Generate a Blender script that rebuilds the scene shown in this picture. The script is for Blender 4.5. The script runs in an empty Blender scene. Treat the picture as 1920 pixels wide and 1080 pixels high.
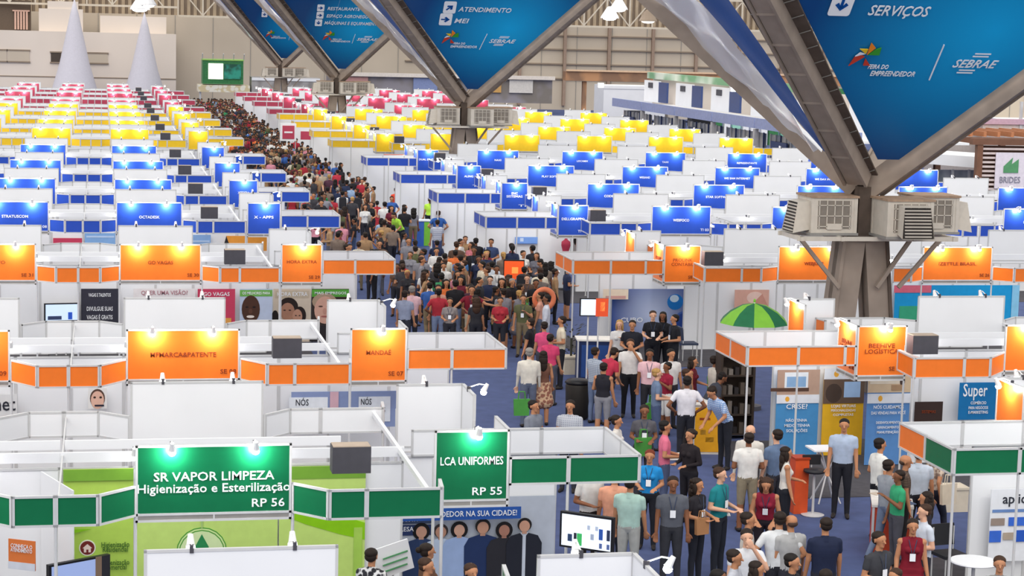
import bpy, math, random
import numpy as np
from mathutils import Vector, Matrix

C = bpy.context.scene.collection
RND = random.Random(11)
PI = math.pi

# ------------------------------------------------------------------ camera
PITCH, YAW, ROLL = 0.12546, 0.20406, 0.02472
cp, sp, cy, sy, cr, sr = math.cos(PITCH), math.sin(PITCH), math.cos(YAW), math.sin(YAW), math.cos(ROLL), math.sin(ROLL)
fwd = Vector((sy*cp, cy*cp, -sp)); up0 = Vector((sp*sy, sp*cy, cp)); rt0 = Vector((cy, -sy, 0))
rt = rt0*cr + up0*sr; up = up0*cr - rt0*sr
cam_data = bpy.data.cameras.new('camera'); cam = bpy.data.objects.new('camera', cam_data); C.objects.link(cam)
m = Matrix((rt, up, -fwd)).transposed().to_4x4(); m.translation = Vector((0, 0, 8.387)); cam.matrix_world = m
cam_data.sensor_width = 36; cam_data.lens = 36*3742.8/1920; cam_data.clip_end = 600; cam_data.clip_start = .5
sc = bpy.context.scene; sc.camera = cam
# ------------------------------------------------------------------ light and exposure
w = bpy.data.worlds.new('hall_light'); sc.world = w; w.use_nodes = True
bg = w.node_tree.nodes['Background']; bg.inputs[0].default_value = (1.0, .985, .96, 1); bg.inputs[1].default_value = 1.1
sun_d = bpy.data.lights.new('roof_light', 'SUN'); sun_d.energy = 1.65; sun_d.angle = 1.0; sun_d.color = (1, .98, .95)
sun = bpy.data.objects.new('roof_light', sun_d); C.objects.link(sun); sun.rotation_euler = (math.radians(38), math.radians(-14), 0)
vs = sc.view_settings; vs.view_transform = 'Standard'; vs.look = 'None'; vs.exposure = 0.0; vs.gamma = 1; vs.use_curve_mapping = False
try: sc.cycles.use_light_tree = True; sc.cycles.max_bounces = 5; sc.cycles.diffuse_bounces = 3
except Exception: pass

# ------------------------------------------------------------------ materials
def lin(c): return c/12.92 if c <= .04045 else ((c+.055)/1.055)**2.4
def rgb(h): return tuple(lin(int(h[i:i+2], 16)/255) for i in (0, 2, 4))
MATS = {}
def mat(name, h, rough=.6, metal=0, emit=0, noise=.06, scale=6, kind=None, h2=None, spec=.3):
    k = (name, h, rough, metal, emit, kind, h2)
    if k in MATS: return MATS[k]
    mt = bpy.data.materials.new(name); mt.use_nodes = True; nt = mt.node_tree; b = nt.nodes['Principled BSDF']
    c = rgb(h); b.inputs['Roughness'].default_value = rough; b.inputs['Metallic'].default_value = metal
    b.inputs['Specular IOR Level'].default_value = spec
    tc = nt.nodes.new('ShaderNodeTexCoord'); L = nt.links
    if kind == 'check' or kind == 'stripe':
        wv = []
        for ax in (('X', 'Z') if kind == 'check' else ('Z',)):
            t = nt.nodes.new('ShaderNodeTexWave'); t.bands_direction = ax; t.inputs['Scale'].default_value = scale; L.new(tc.outputs['Object'], t.inputs['Vector']); wv.append(t)
        mx = nt.nodes.new('ShaderNodeMix'); mx.data_type = 'RGBA'; mx.inputs[6].default_value = (*c, 1); mx.inputs[7].default_value = (*rgb(h2), 1)
        if len(wv) == 2:
            mm = nt.nodes.new('ShaderNodeMath'); mm.operation = 'MULTIPLY'; L.new(wv[0].outputs['Fac'], mm.inputs[0]); L.new(wv[1].outputs['Fac'], mm.inputs[1]); L.new(mm.outputs[0], mx.inputs[0])
        else:
            cr_ = nt.nodes.new('ShaderNodeMath'); cr_.operation = 'GREATER_THAN'; cr_.inputs[1].default_value = .5; L.new(wv[0].outputs['Fac'], cr_.inputs[0]); L.new(cr_.outputs[0], mx.inputs[0])
        L.new(mx.outputs[2], b.inputs['Base Color'])
    elif kind in ('blotch', 'voronoi'):
        t = nt.nodes.new('ShaderNodeTexNoise' if kind == 'blotch' else 'ShaderNodeTexVoronoi'); t.inputs['Scale'].default_value = scale; L.new(tc.outputs['Object'], t.inputs['Vector'])
        rp = nt.nodes.new('ShaderNodeValToRGB'); rp.color_ramp.elements[0].position = .42; rp.color_ramp.elements[1].position = .58
        rp.color_ramp.elements[0].color = (*c, 1); rp.color_ramp.elements[1].color = (*rgb(h2), 1)
        L.new(t.outputs[0], rp.inputs[0]); L.new(rp.outputs[0], b.inputs['Base Color'])
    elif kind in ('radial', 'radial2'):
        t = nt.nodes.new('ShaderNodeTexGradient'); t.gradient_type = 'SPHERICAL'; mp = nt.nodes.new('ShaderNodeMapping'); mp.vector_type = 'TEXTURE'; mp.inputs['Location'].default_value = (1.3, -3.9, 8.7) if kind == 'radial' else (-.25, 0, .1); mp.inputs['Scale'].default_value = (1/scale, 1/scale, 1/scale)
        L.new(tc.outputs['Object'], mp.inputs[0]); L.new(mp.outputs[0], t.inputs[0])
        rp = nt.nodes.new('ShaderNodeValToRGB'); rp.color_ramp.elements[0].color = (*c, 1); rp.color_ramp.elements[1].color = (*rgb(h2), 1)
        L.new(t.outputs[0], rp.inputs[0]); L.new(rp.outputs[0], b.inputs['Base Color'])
    elif noise:
        t = nt.nodes.new('ShaderNodeTexNoise'); t.inputs['Scale'].default_value = scale; L.new(tc.outputs['Object'], t.inputs['Vector'])
        rp = nt.nodes.new('ShaderNodeValToRGB'); rp.color_ramp.elements[0].position = .3; rp.color_ramp.elements[1].position = .7
        rp.color_ramp.elements[0].color = (*[x*(1-noise) for x in c], 1); rp.color_ramp.elements[1].color = (*[min(1, x*(1+noise)) for x in c], 1)
        L.new(t.outputs[0], rp.inputs[0]); L.new(rp.outputs[0], b.inputs['Base Color'])
    else: b.inputs['Base Color'].default_value = (*c, 1)
    if emit:
        b.inputs['Emission Color'].default_value = (*c, 1); b.inputs['Emission Strength'].default_value = emit
    MATS[k] = mt; return mt

WHITE = mat('white_panel', 'ecedf0', .45, noise=.02, scale=1.2)
ALU = mat('aluminium', 'cdcdce', .4, .1, noise=.03)
ALUD = mat('grey_rail', '97948f', .5, .1)
DARK = mat('dark_grey_plastic', '4a4950', .6)
BLACK = mat('black_plastic', '17171b', .45)
BULB = mat('lamp_glass', 'ffffff', .3, emit=30, noise=0)
LAMPW = mat('white_lamp_housing', 'eeeeee', .5, noise=0)
TXTW = mat('white_lettering', 'f4f6fa', .6, noise=0)
TXTD = mat('brown_lettering', '8a3a18', .6, noise=0)
TXTG = mat('green_lettering', '3f6a2a', .6, noise=0)
TXTK = mat('dark_lettering', '2c2f3a', .6, noise=0)
PANEL = {'green': mat('green_panel', '0c6a42', .35, noise=.03), 'orange': mat('orange_panel', 'f07a2a', .35, noise=.03), 'blue': mat('blue_panel', '2a50b8', .35, noise=.03),
         'yellow': mat('yellow_panel', 'f4c82a', .35, noise=.03), 'crimson': mat('crimson_panel', 'b8455c', .35, noise=.03)}

# ------------------------------------------------------------------ mesh helpers
class MB:
    def __init__(s): s.v = []; s.f = []; s.m = []; s.mats = []
    def mi(s, mt):
        if mt not in s.mats: s.mats.append(mt)
        return s.mats.index(mt)
    def add(s, vs_, fs, mt):
        n = len(s.v); s.v += [tuple(v) for v in vs_]; s.f += [tuple(i+n for i in f) for f in fs]; s.m += [s.mi(mt)]*len(fs); return s
    def box(s, c, d, mt, rz=0, rx=0, ry=0):
        x, y, z = d[0]/2, d[1]/2, d[2]/2; vs_ = [Vector((a*x, b*y, e*z)) for a in (-1, 1) for b in (-1, 1) for e in (-1, 1)]
        if rz or rx or ry:
            R_ = Matrix.Rotation(rz, 3, 'Z') @ Matrix.Rotation(ry, 3, 'Y') @ Matrix.Rotation(rx, 3, 'X'); vs_ = [R_ @ v for v in vs_]
        c = Vector(c); vs_ = [v+c for v in vs_]
        return s.add(vs_, [(0, 1, 3, 2), (4, 6, 7, 5), (0, 4, 5, 1), (2, 3, 7, 6), (0, 2, 6, 4), (1, 5, 7, 3)], mt)
    def tube(s, p0, p1, r0, mt, r1=None, n=8):
        r1 = r0 if r1 is None else r1; p0 = Vector(p0); p1 = Vector(p1); d = (p1-p0).normalized()
        a = d.orthogonal().normalized(); b = d.cross(a); vs_ = []
        for p, r in ((p0, r0), (p1, r1)):
            for i in range(n): t = 2*PI*i/n; vs_.append(p+a*math.cos(t)*r+b*math.sin(t)*r)
        fs = [(i, (i+1) % n, n+(i+1) % n, n+i) for i in range(n)]+[tuple(range(n))[::-1], tuple(range(n, 2*n))]
        return s.add(vs_, fs, mt)
    def beam(s, p0, p1, w, h, mt, upv=(0, 0, 1)):
        p0 = Vector(p0); p1 = Vector(p1); d = (p1-p0).normalized(); u = Vector(upv); a = d.cross(u).normalized()*w/2; b = a.cross(d).normalized()*h/2; vs_ = []
        for p in (p0, p1): vs_ += [p-a-b, p+a-b, p+a+b, p-a+b]
        return s.add(vs_, [(0, 1, 5, 4), (1, 2, 6, 5), (2, 3, 7, 6), (3, 0, 4, 7), (3, 2, 1, 0), (4, 5, 6, 7)], mt)
    def prism(s, pts, y0, y1, mt):   # outline in x,z given a thickness along y
        n = len(pts); vs_ = [(p[0], y0, p[1]) for p in pts]+[(p[0], y1, p[1]) for p in pts]
        return s.add(vs_, [tuple(range(n)), tuple(range(n, 2*n))[::-1]]+[(i, n+i, n+(i+1) % n, (i+1) % n) for i in range(n)], mt)
    def lathe(s, prof, mt, n=16, c=(0, 0, 0)):
        vs_ = []; k = len(prof)
        for r, z in prof:
            for i in range(n): t = 2*PI*i/n; vs_.append((c[0]+r*math.cos(t), c[1]+r*math.sin(t), c[2]+z))
        fs = [(j*n+i, j*n+(i+1) % n, (j+1)*n+(i+1) % n, (j+1)*n+i) for j in range(k-1) for i in range(n)]+[tuple(range(n))[::-1], tuple(range((k-1)*n, k*n))]
        return s.add(vs_, fs, mt)
    def ell(s, c, r, mt, n=10, k=7):
        vs_ = [(c[0], c[1], c[2]-r[2])]
        for j in range(1, k):
            p = -PI/2+PI*j/k
            for i in range(n): t = 2*PI*i/n; vs_.append((c[0]+r[0]*math.cos(p)*math.cos(t), c[1]+r[1]*math.cos(p)*math.sin(t), c[2]+r[2]*math.sin(p)))
        vs_.append((c[0], c[1], c[2]+r[2])); e = len(vs_)-1
        fs = [(0, 1+(i+1) % n, 1+i) for i in range(n)]+[(1+j*n+i, 1+j*n+(i+1) % n, 1+(j+1)*n+(i+1) % n, 1+(j+1)*n+i) for j in range(k-2) for i in range(n)]+[(1+(k-2)*n+i, 1+(k-2)*n+(i+1) % n, e) for i in range(n)]
        return s.add(vs_, fs, mt)
    def mesh(s, name, smooth=False):
        me = bpy.data.meshes.new(name); me.from_pydata([tuple(v) for v in s.v], [], s.f)
        for mt in s.mats: me.materials.append(mt)
        me.polygons.foreach_set('material_index', s.m)
        if smooth: me.polygons.foreach_set('use_smooth', [True]*len(s.f))
        me.update(); return me
def link(name, me, parent=None, loc=(0, 0, 0), rz=0, rx=0):
    o = bpy.data.objects.new(name, me); C.objects.link(o); o.location = loc; o.rotation_euler = (rx, 0, rz)
    if parent is not None: o.parent = parent
    return o
def tag(o, label, cat, group=None):
    o['label'] = label; o['category'] = cat
    if group: o['group'] = group
    return o
def thing(name, loc, label, cat, group=None, rz=0):
    o = bpy.data.objects.new(name, None); C.objects.link(o); o.location = loc; o.rotation_euler = (0, 0, rz); o.empty_display_size = .2
    return tag(o, label, cat, group)
def struct(name, mb, label=None):
    o = link(name, mb.mesh(name)); o['kind'] = 'structure'
    if label: o['label'] = label; o['category'] = 'building'
    return o
FIT = []
def text(parent, s, x, y, z, width, height, mt, name='lettering', shear=0, spacing=1, depth=.004, rz=0):
    cu = bpy.data.curves.new(name, 'FONT'); cu.body = s; cu.align_x = 'CENTER'; cu.align_y = 'CENTER'; cu.size = height*1.4; cu.extrude = depth; cu.shear = shear; cu.resolution_u = 2
    cu.space_line = .85; cu.offset = height*.012
    cu.materials.append(mt); o = bpy.data.objects.new(name, cu); C.objects.link(o); o.parent = parent; o.location = (x, y, z); o.rotation_euler = (PI/2, 0, rz)
    FIT.append((o, width)); return o
CACHE = {}
def cached(key, fn):
    if key not in CACHE: CACHE[key] = fn()
    return CACHE[key]
def panel_mesh(w_, h_, mt, back=None, fr=.03, strip=0):
    def f():
        b = MB(); x0, x1 = 0, w_
        b.box((w_/2, -.004, h_/2+strip/2), (w_-fr, .012, h_-strip-fr), mt); b.box((w_/2, .009, h_/2), (w_-fr, .014, h_-fr), back or WHITE)
        if strip: b.box((w_/2, -.006, strip/2+.01), (w_-fr, .02, strip-.02), ALUD); b.box((w_/2, -.01, strip/2), (.02, .03, strip), ALU)
        for zz in ((0, h_) if not strip else (0, strip, h_)): b.box((w_/2, 0, min(max(zz, fr/2), h_-fr/2)), (w_, .045, fr), ALU)
        for xx in (fr/2, w_-fr/2): b.box((xx, 0, h_/2), (fr, .045, h_), ALU)
        return b.mesh('panel')
    return cached(('panel', round(w_, 3), round(h_, 3), mt.name, back and back.name, strip, fr), f)
def post_mesh(h_): return cached(('post', round(h_, 3)), lambda: MB().tube((0, 0, 0), (0, 0, h_), .022, ALU, n=8).box((0, 0, .01), (.08, .08, .02), ALUD).mesh('post'))
def lamp_meshes():
    def f():
        b = MB(); b.box((0, .0, .02), (.04, .06, .08), DARK); b.tube((0, 0, .05), (0, -.16, .10), .009, LAMPW); b.tube((0, -.16, .10), (0, -.26, .08), .009, LAMPW)
        b.tube((0, -.29, .10), (0, -.235, -.0), .028, LAMPW, .045, n=10); b.tube((0, -.235, .0), (0, -.23, -.012), .05, LAMPW, .05, n=10)
        g = MB(); g.ell((0, -.230, -.035), (.05, .05, .045), BULB, 10, 6)
        return b.mesh('spotlight'), g.mesh('bulb')
    return cached('lamp', f)
LIGHTS = {}
def lamp(parent, x, z, power, lightobj=True):
    a, b = lamp_meshes(); o = link('spotlight', a, parent, (x, 0, z)); link('bulb', b, o)
    if lightobj:
        if power not in LIGHTS:
            L = bpy.data.lights.new('spotlight_glow', 'POINT'); L.energy = power; L.shadow_soft_size = .04; L.color = (1, .97, .9); LIGHTS[power] = L
        l = bpy.data.objects.new('spotlight_glow', LIGHTS[power]); C.objects.link(l); l.parent = o; l.location = (0, -.15, -.07)
    return o
def wall_run(parent, p0, p1, z0, z1, mt, back=None, name='fascia_panel', strip=0, base=(0, 0)):
    dx, dy = p1[0]-p0[0], p1[1]-p0[1]; w_ = math.hypot(dx, dy)
    return link(name, panel_mesh(w_, z1-z0, mt, back, strip=strip), parent, (p0[0]-base[0], p0[1]-base[1], z0), math.atan2(dy, dx))

# ------------------------------------------------------------------ setting
CARPET = mat('blue_carpet', '4a567e', .95, noise=.10, scale=3)
CARPETD = mat('dark_grey_carpet', '4a484d', .95, noise=.12, scale=5)
BEIGE = mat('beige_wall_cladding', 'c0b3a2', .8, noise=.05, scale=.2)
BEIGED = mat('brown_grey_steel', '8d7d6d', .7, noise=.08, scale=.6)
BEIGEL = mat('cream_wall', 'd9cdc2', .8, noise=.05, scale=.15)
CORR = mat('corrugated_sheet', 'a8967f', .7, noise=.12, scale=.8)
b = MB(); b.box((30, 118, -.1), (150, 236, .2), CARPET); struct('floor', b)
ROWS = [('N', 16.75, 'green'), ('G', 26.6, 'green'), ('O1', 36.15, 'orange'), ('O2', 50.75, 'orange'), ('B1', 63.0, 'blue'), ('B2', 72.5, 'blue'), ('B3', 82.0, 'blue'), ('B4', 92.8, 'blue'),
        ('Y1', 107.3, 'yellow'), ('Y2', 117.3, 'yellow'), ('Y3', 129.0, 'yellow'), ('Y4', 140.2, 'yellow'), ('R1', 149.1, 'crimson'), ('R2', 164.1, 'crimson'), ('R3', 175.5, 'crimson'), ('R4', 187.0, 'crimson')]
for n, (r, Y, c) in enumerate(ROWS[1:], 1):
    b = MB(); b.box((-6.9, Y+.9, .006), (24.6, 5.2, .012), CARPETD); o = struct('trim_%d' % n, b)
    b = MB(); b.box((27.6, Y+.9, .006), (30.4, 5.2, .012), CARPETD); o = struct('trim_%d' % (n+20), b)
# back wall with columns and girts, corrugated upper band
b = MB(); b.box((45, 228.3, 4.9), (170, .6, 9.8), BEIGE)
for i in range(40): b.box((-34+4.2*i, 227.96, 4.9), (.05, .06, 9.8), ALUD)
struct('wall_back', b)
b = MB()
for i in range(230): b.box((-38+.72*i, 228.6, 13.4), (.36, .5, 7.2), CORR); b.box((-37.64+.72*i, 228.8, 13.4), (.36, .3, 7.2), BEIGED)
o = struct('wall_upper', b)
b = MB()
for i in range(17): b.box((36.8+5.3*i, 227.8, 5.2), (.34, .5, 9.4), mat('brown_steel_column', '9a8474', .7))
for z in (3.6, 5.3, 7.0, 8.6): b.box((82, 227.9, z), (96, .25, .16), BEIGED)
struct('trim_50', b)
# roof trusses in front of the upper wall
STEEL = mat('cream_steel_truss', 'cabfae', .6, noise=.05)
for j, (ty, x0, x1, z0) in enumerate([(224.5, 8.2, 112, 9.7), (222, -34, 8, 10.6)]):
    t = thing('roof_truss', (x0, ty, z0), ['long cream steel lattice truss along the hall back wall', 'cream steel lattice truss above the white block at upper left'][j], 'truss', 'roof trusses')
    q = MB(); q.box(((x1-x0)/2, 0, 0), (x1-x0, .25, .22), STEEL); link('bottom_chord', q.mesh('bottom_chord'), t)
    q = MB(); q.box(((x1-x0)/2, 0, 3.4), (x1-x0, .25, .22), STEEL); link('top_chord', q.mesh('top_chord'), t)
    n = int((x1-x0)/2.7)
    mv = cached('truss_post', lambda: MB().box((0, 0, 1.7), (.16, .16, 3.3), STEEL).mesh('post'))
    md = [cached('truss_d%d' % k, lambda: MB().beam((0, 0, .1), (2.7*(1 if k else -1), 0, 3.3), .13, .13, STEEL, (0, 1, 0)).mesh('diagonal')) for k in (0, 1)]
    for i in range(n):
        link('post', mv, t, (i*2.7, 0, 0)); link('diagonal', md[i % 2], t, ((i+(0 if i % 2 else 1))*2.7, 0, 0))

# ------------------------------------------------------------------ booths
SIGNT = {('G', 'L', 0): (['SR VAPOR LIMPEZA', 'Higienização e Esterilização'], 'RP 56'), ('G', 'L', 'c'): (['LCA UNIFORMES'], 'RP 55'),
 ('O1', 'L', 0): (['MFMARCA&PATENTE'], 'SE 08'), ('O1', 'L', 'c'): (['MANDAÉ'], 'SE 07'), ('O1', 'L', -1): ([''], 'SE 09'), ('O2', 'L', 0): (['GO VAGAS'], 'SE 30'), ('O2', 'L', -1): (['EFETIVO'], 'SE 31'),
 ('O2', 'L', 'c'): (['HORA EXTRA'], 'SE 29'), ('B1', 'L', 0): (['OCTADESK'], 'TI 06'), ('B1', 'L', -1): (['STRATUSCOM'], 'TI 08'), ('B1', 'L', 'c'): (['X - APPS'], 'TI 07'), ('B2', 'L', 'c'): (['XTECH'], ''),
 ('O1', 'R', 'c'): (['BEEHIVE', 'LOGÍSTICA'], 'SE 06'), ('O2', 'R', 'c'): (['PROLINK', 'CONTÁBIL'], 'SE 28'), ('O2', 'R', 0): (['WEBJUMP'], 'SE 27'), ('O2', 'R', 1): (['IZETTLE BRASIL'], 'SE 26'),
 ('B1', 'R', 'c'): (['DELLGRAPPO'], 'TI 05'), ('B1', 'R', 0): (['WEBFOCO'], 'TI 03'), ('B2', 'R', 'c'): (['ENC', 'SISTEMAS'], 'TI'), ('B2', 'R', 0): (['CODE SOFT'], ''), ('B2', 'R', 1): (['STAR SOFTWARE'], ''),
 ('B3', 'R', 'c'): (['ALING'], 'TI'), ('B3', 'R', 0): (['PLAY SOFTW'], 'TI'), ('B3', 'R', 1): (['WEBAND'], ''), ('B3', 'R', 2): (['WE SAM INTERNET'], ''), ('B3', 'R', 3): (['WE DAX INTERNET'], ''),
 ('B4', 'R', 'c'): (['DUAL STUDIO'], ''), ('B4', 'R', 0): (['NAXI'], ''), ('B4', 'R', 1): (['LOCAMIX'], ''), ('B4', 'R', 2): (['TAXI'], ''), ('B4', 'R', 3): (['REPRESENTANTE'], ''), ('B1', 'R', 3): (['PUBLIMA'], '')}
def lettering(sg, w_, z0, h_, key, color):
    if key not in SIGNT: return
    lines, code = SIGNT[key]; mt = TXTW if color in ('green', 'blue') else TXTD
    hs = {'G': .115, 'O1': .085}.get(key[0], .085); n = len(lines)
    zc = h_-.46 if n == 1 else h_-.42+(.0 if color == 'green' else .02)
    if key == ('G', 'L', 'c'): zc = h_-.44
    for i, l in enumerate(lines):
        if not l: continue
        wd = min(w_*.84, len(l)*hs*.9)
        if l.startswith('SR'): wd = 1.53
        if l.startswith('Higi'): wd = 1.94
        text(sg, l, w_/2, -.014, zc-i*hs*1.32, wd, hs, mt)
    if code: text(sg, code, w_-(.3 if color == 'green' else .2), -.014, (.235 if color != 'green' else .22), .42 if color == 'green' else .28, hs*.95, mt)
ORD = ['first', 'second', 'third', 'fourth', 'fifth', 'sixth', 'seventh', 'eighth', 'ninth', 'tenth', 'eleventh']
RN = {'N': 'cropped nearest row'}
cnt = {}
for r, Y, c in ROWS[1:]:
    cnt[c] = cnt.get(c, 0)+1; RN[r] = ('green row' if c == 'green' else ORD[cnt[c]-1]+' '+c+' row')
WH = 1.0
def booth(row, Yc, color, blk, k, s):
    if row == 'G' and s < 0: color = 'orange'
    P = PANEL[color]; back = s < 0; far = Yc > 100; vfar = Yc > 145
    dS, dF = {'G': (-1.3, -1.75), 'O1': (-.87, -1.5), 'O2': (-1.35, -1.72), 'B1': (-1.6, -1.95), 'B2': (-1.75, -2.1), 'B3': (-1.45, -1.8), 'B4': (-1.9, -2.4)}.get(row, (-1.6, -2.0))
    yF, yS, yW = (Yc+dF, Yc+dS, Yc+1.05) if s > 0 else (Yc+3.8, Yc+3.35, Yc+1.05)
    yC = Yc if s > 0 else Yc+{'N': 3.2, 'G': 3.65}.get(row, 3.95); yCW = Yc+2.0
    side = 'left block' if blk == 'L' else 'right block'
    if k == 'c': lab = ('aisle corner booth, %s box sign' % color if s > 0 else 'rear aisle corner booth, white sign back')
    else:
        kk = -k if blk == 'L' else k
        lab = ('wide %s header booth' % color if s > 0 else 'booth with white sign back')+', '+ORD[kk]+' from aisle'
    lab = lab+', '+RN[row]+' '+side
    name = 'corner_booth' if k == 'c' else 'exhibition_booth'
    per, X0 = (3.9625, .41) if blk == 'L' else (4.03, {'O1': 17.0, 'O2': 17.3, 'B1': 17.2, 'B2': 17.35, 'B4': 17.0}.get(row, 17.2))
    xs = X0-2.1; xc = {'O1': 14.34, 'O2': 14.6}.get(row, 14.5)
    segs = []; posts = []
    if k == 'c':
        if blk == 'L':
            bx = 5.5; sgn = [(4.47, yC), (5.52, yC)]; ssd = [(5.52, yC), (5.52, yC+s*1.0)]
            if s > 0: segs = [((5.53, yC), (6.37, yC)), ((6.37, yC), (7.4, yC)), ((7.4, yC), (7.4, yC+1)), ((7.4, yC+1), (7.4, yC+2)), ((7.4, yC+2), (6.42, yC+2)), ((6.42, yC+2), (5.44, yC+2)), ((5.44, yC+2), (4.46, yC+2))]
            posts = [(6.37, yC), (4.47, yC)] if s > 0 else [(4.48, yC), (5.53, yC), (5.52, yC-1)]
            wallx = (4.3, 6.68)
        else:
            bx = 14.0; sgn = [(xc, yC), (xc+1.02, yC)]; ssd = [(xc, yC+s*1.0), (xc, yC)]
            if s > 0: segs = [((12.12, yC+1), (12.12, yC)), ((12.12, yC+2), (12.12, yC+1)), ((12.12, yC), (13.15, yC)), ((13.15, yC), (14.1, yC)), ((14.1, yC), (xc-.01, yC)), ((13.15, yC+2), (12.12, yC+2)), ((14.18, yC+2), (13.15, yC+2)), ((15.2, yC+2), (14.18, yC+2))]
            posts = [(13.15, yC), (12.14, yC), (xc+1, yC)] if s > 0 else [(xc, yC), (xc+1, yC), (xc, yC-1)]
            wallx = (13.35, 15.3) if row in ('G', 'O1', 'O2') else (12.2, 15.3)
        z0s, z1s = 1.90, 2.99
    else:
        X0 = X0+per*k; bx = X0+1; sgn = [(X0, yS), (X0+1.98, yS)]; z0s, z1s = 2.12, 3.12; ssd = None
        L_ = [((X0-.98, yF), (X0-.46, yF)), ((X0-.46, yF), (X0, yS))]; R_ = [((X0+2, yS), (X0+2.46, yF)), ((X0+2.46, yF), (X0+2.98, yF))]
        posts = [(X0-.98, yF), (X0, yS), (X0+2, yS)]; wallx = (X0-.98, X0+2.98)
        if blk == 'L' and k == 0:
            R_ = [((X0+2, yS), (X0+2.42, yF)), ((X0+2.42, yF), (X0+2.9, yF)), ((X0+2.9, yF), (X0+3.88, yF)), ((X0+3.88, yF), (X0+3.93, yF+.5))]; posts.append((X0+3.88, yF)); wallx = (X0-.98, X0+3.8)
        if blk == 'R' and k == 0:
            L_ = [((xs+.07, yC-.55), (xs, yF)), ((xs, yF), (xs+1, yF)), ((xs+1, yF), (xs+1.53, yF)), ((xs+1.53, yF), (X0, yS))]; posts[0] = (xs, yF); wallx = (xs+.3, X0+2.98)
        segs = L_+R_
    t = thing(name, (bx, yF, 0), lab, 'booth', '%s booths in the %s, %s' % ('front' if s > 0 else 'rear', RN[row], side)); B = (bx, yF)
    def run(a, b_, z0, z1, mt, nm, strip=0, bk=None):
        if s < 0 and nm != 'wall_panel': a, b_ = b_, a
        return wall_run(t, a, b_, z0, z1, mt, bk, nm, strip, B)
    sg = run(sgn[0], sgn[1], z0s, z1s, P, 'sign_panel', .1); W_ = abs(sgn[1][0]-sgn[0][0])
    lits = not (back and Yc > 60)
    for lx in ([.45, 1.5] if k != 'c' else [.58]): lamp(sg, lx, z1s-z0s-.02, 21 if Yc < 100 else 9, s > 0)
    if s > 0: lettering(sg, W_, 0, z1s-z0s, (row, blk, k), color)
    if ssd:
        s2 = run(ssd[0], ssd[1], z0s, z1s, P, 'sign_panel', .1)
        if blk == 'R' or back: lamp(s2, .5, z1s-z0s-.02, 20, True)
        if s > 0 and blk == 'R': lettering(s2, 1.0, 0, z1s-z0s, (row, blk, k), color)
    for i, (a, b_) in enumerate(segs):
        white = (k == 'c' and a[1] == yCW and b_[1] == yCW)
        mt = WHITE if white else P
        if row == 'G' and blk == 'R' and i == 1: mt = PANEL['orange']
        run(a, b_, 2.2, 2.6, mt, 'fascia_panel')
    for p in posts[:(9 if not far or k == 'c' else 2)]:
        link('post', post_mesh(2.6), t, (p[0]-B[0], p[1]-B[1], 0))
    if s > 0:
        yy = yCW if k == 'c' else yW; n = max(1, round((wallx[1]-wallx[0])/.98)) if not far else 1; dw = (wallx[1]-wallx[0])/n
        for i in range(n): run((wallx[0]+i*dw, yy+.03), (wallx[0]+(i+1)*dw, yy+.03), 0, 2.33 if k != 'c' else 2.2, WHITE, 'wall_panel')
        if k != 'c':
            bm_ = cached(('bar', round(wallx[1]-wallx[0], 2)), lambda: MB().box(((wallx[1]-wallx[0])/2, 0, 0), (wallx[1]-wallx[0], .05, .14), WHITE).mesh('rail'))
            link('rail', bm_, t, (wallx[0]-B[0], yy-B[1], 2.48))
    elif k != 'c':
        bm_ = cached(('bar2', 4), lambda: MB().box((2, 0, 0), (3.9, .05, .13), WHITE).mesh('rail')); link('rail', bm_, t, (wallx[0]-B[0], yW+.65-B[1], 2.52))
    if k != 'c':   # top rails running back to the dividing wall
        d = abs(yW-yF); rm = cached(('rail', round(d, 2)), lambda: MB().box((0, d/2, 0), (.05, d, .07), WHITE).mesh('rail'))
        rt_ = cached(('railt', round(d, 2)), lambda: MB().box((0, d/2, 0), (.022, d, .03), ALU).mesh('rail')); link('rail', rt_, t, (wallx[0]+.03-B[0], 0 if s > 0 else -d, 2.5))
        for xx in (sgn[1][0]+(.0 if k else 1.75 if blk == 'L' else 0),) if k == 0 else ():
            link('rail', rm, t, (xx-B[0], 0 if s > 0 else -d, 2.5))
        if k == 0 and s > 0:
            eq = cached('eqbox', lambda: MB().box((0, 0, 0), (.52, .3, .36), DARK).box((0, 0, .185), (.5, .29, .015), mat('tan_lid', 'b9a795')).mesh('equipment_box'))
            ex, ey = ((3.27, Yc-.35) if blk == 'L' else (xs+.58, Yc-.5)); link('equipment_box', eq, t, (ex-B[0], ey-B[1], 2.70))
        if not far and s > 0 :   # spots inside the booth hanging from the rail
            for q in range(2):
                a, g = lamp_meshes(); o = link('spotlight', a, t, (wallx[0]+1.0+q*1.9-B[0], yW-B[1], 2.55)); link('bulb', g, o)
    return t
BOOTH = {}
for row, Yc, color in ROWS:
    for s in (1, -1):
        if row == 'N' and s > 0: continue
        for blk in 'LR':
            ks = ['c', 0]+([-1, -2, -3] if blk == 'L' else list(range(1, 7)))
            for k in ks:
                if k == 'c': x0, x1 = (4.48, 7.4) if blk == 'L' else (12.1, 15.5)
                elif blk == 'L': x0, x1 = .43+3.9625*k-1, .43+3.9625*k+3
                else: x0, x1 = 17.2+4.03*k-1, 17.2+4.03*k+3
                yy = Yc-1.25 if s > 0 else Yc+3.4
                if x1/yy < -.052 or x0/yy > .487 or (blk == 'R' and x1 > (38 if Yc < 145 else 33)): continue
                if row == 'N' and blk == 'R': continue
                if row == 'G' and blk == 'R' and k != 'c': continue
                BOOTH[(row, blk, k, s)] = booth(row, Yc, color, blk, k, s)

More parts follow.
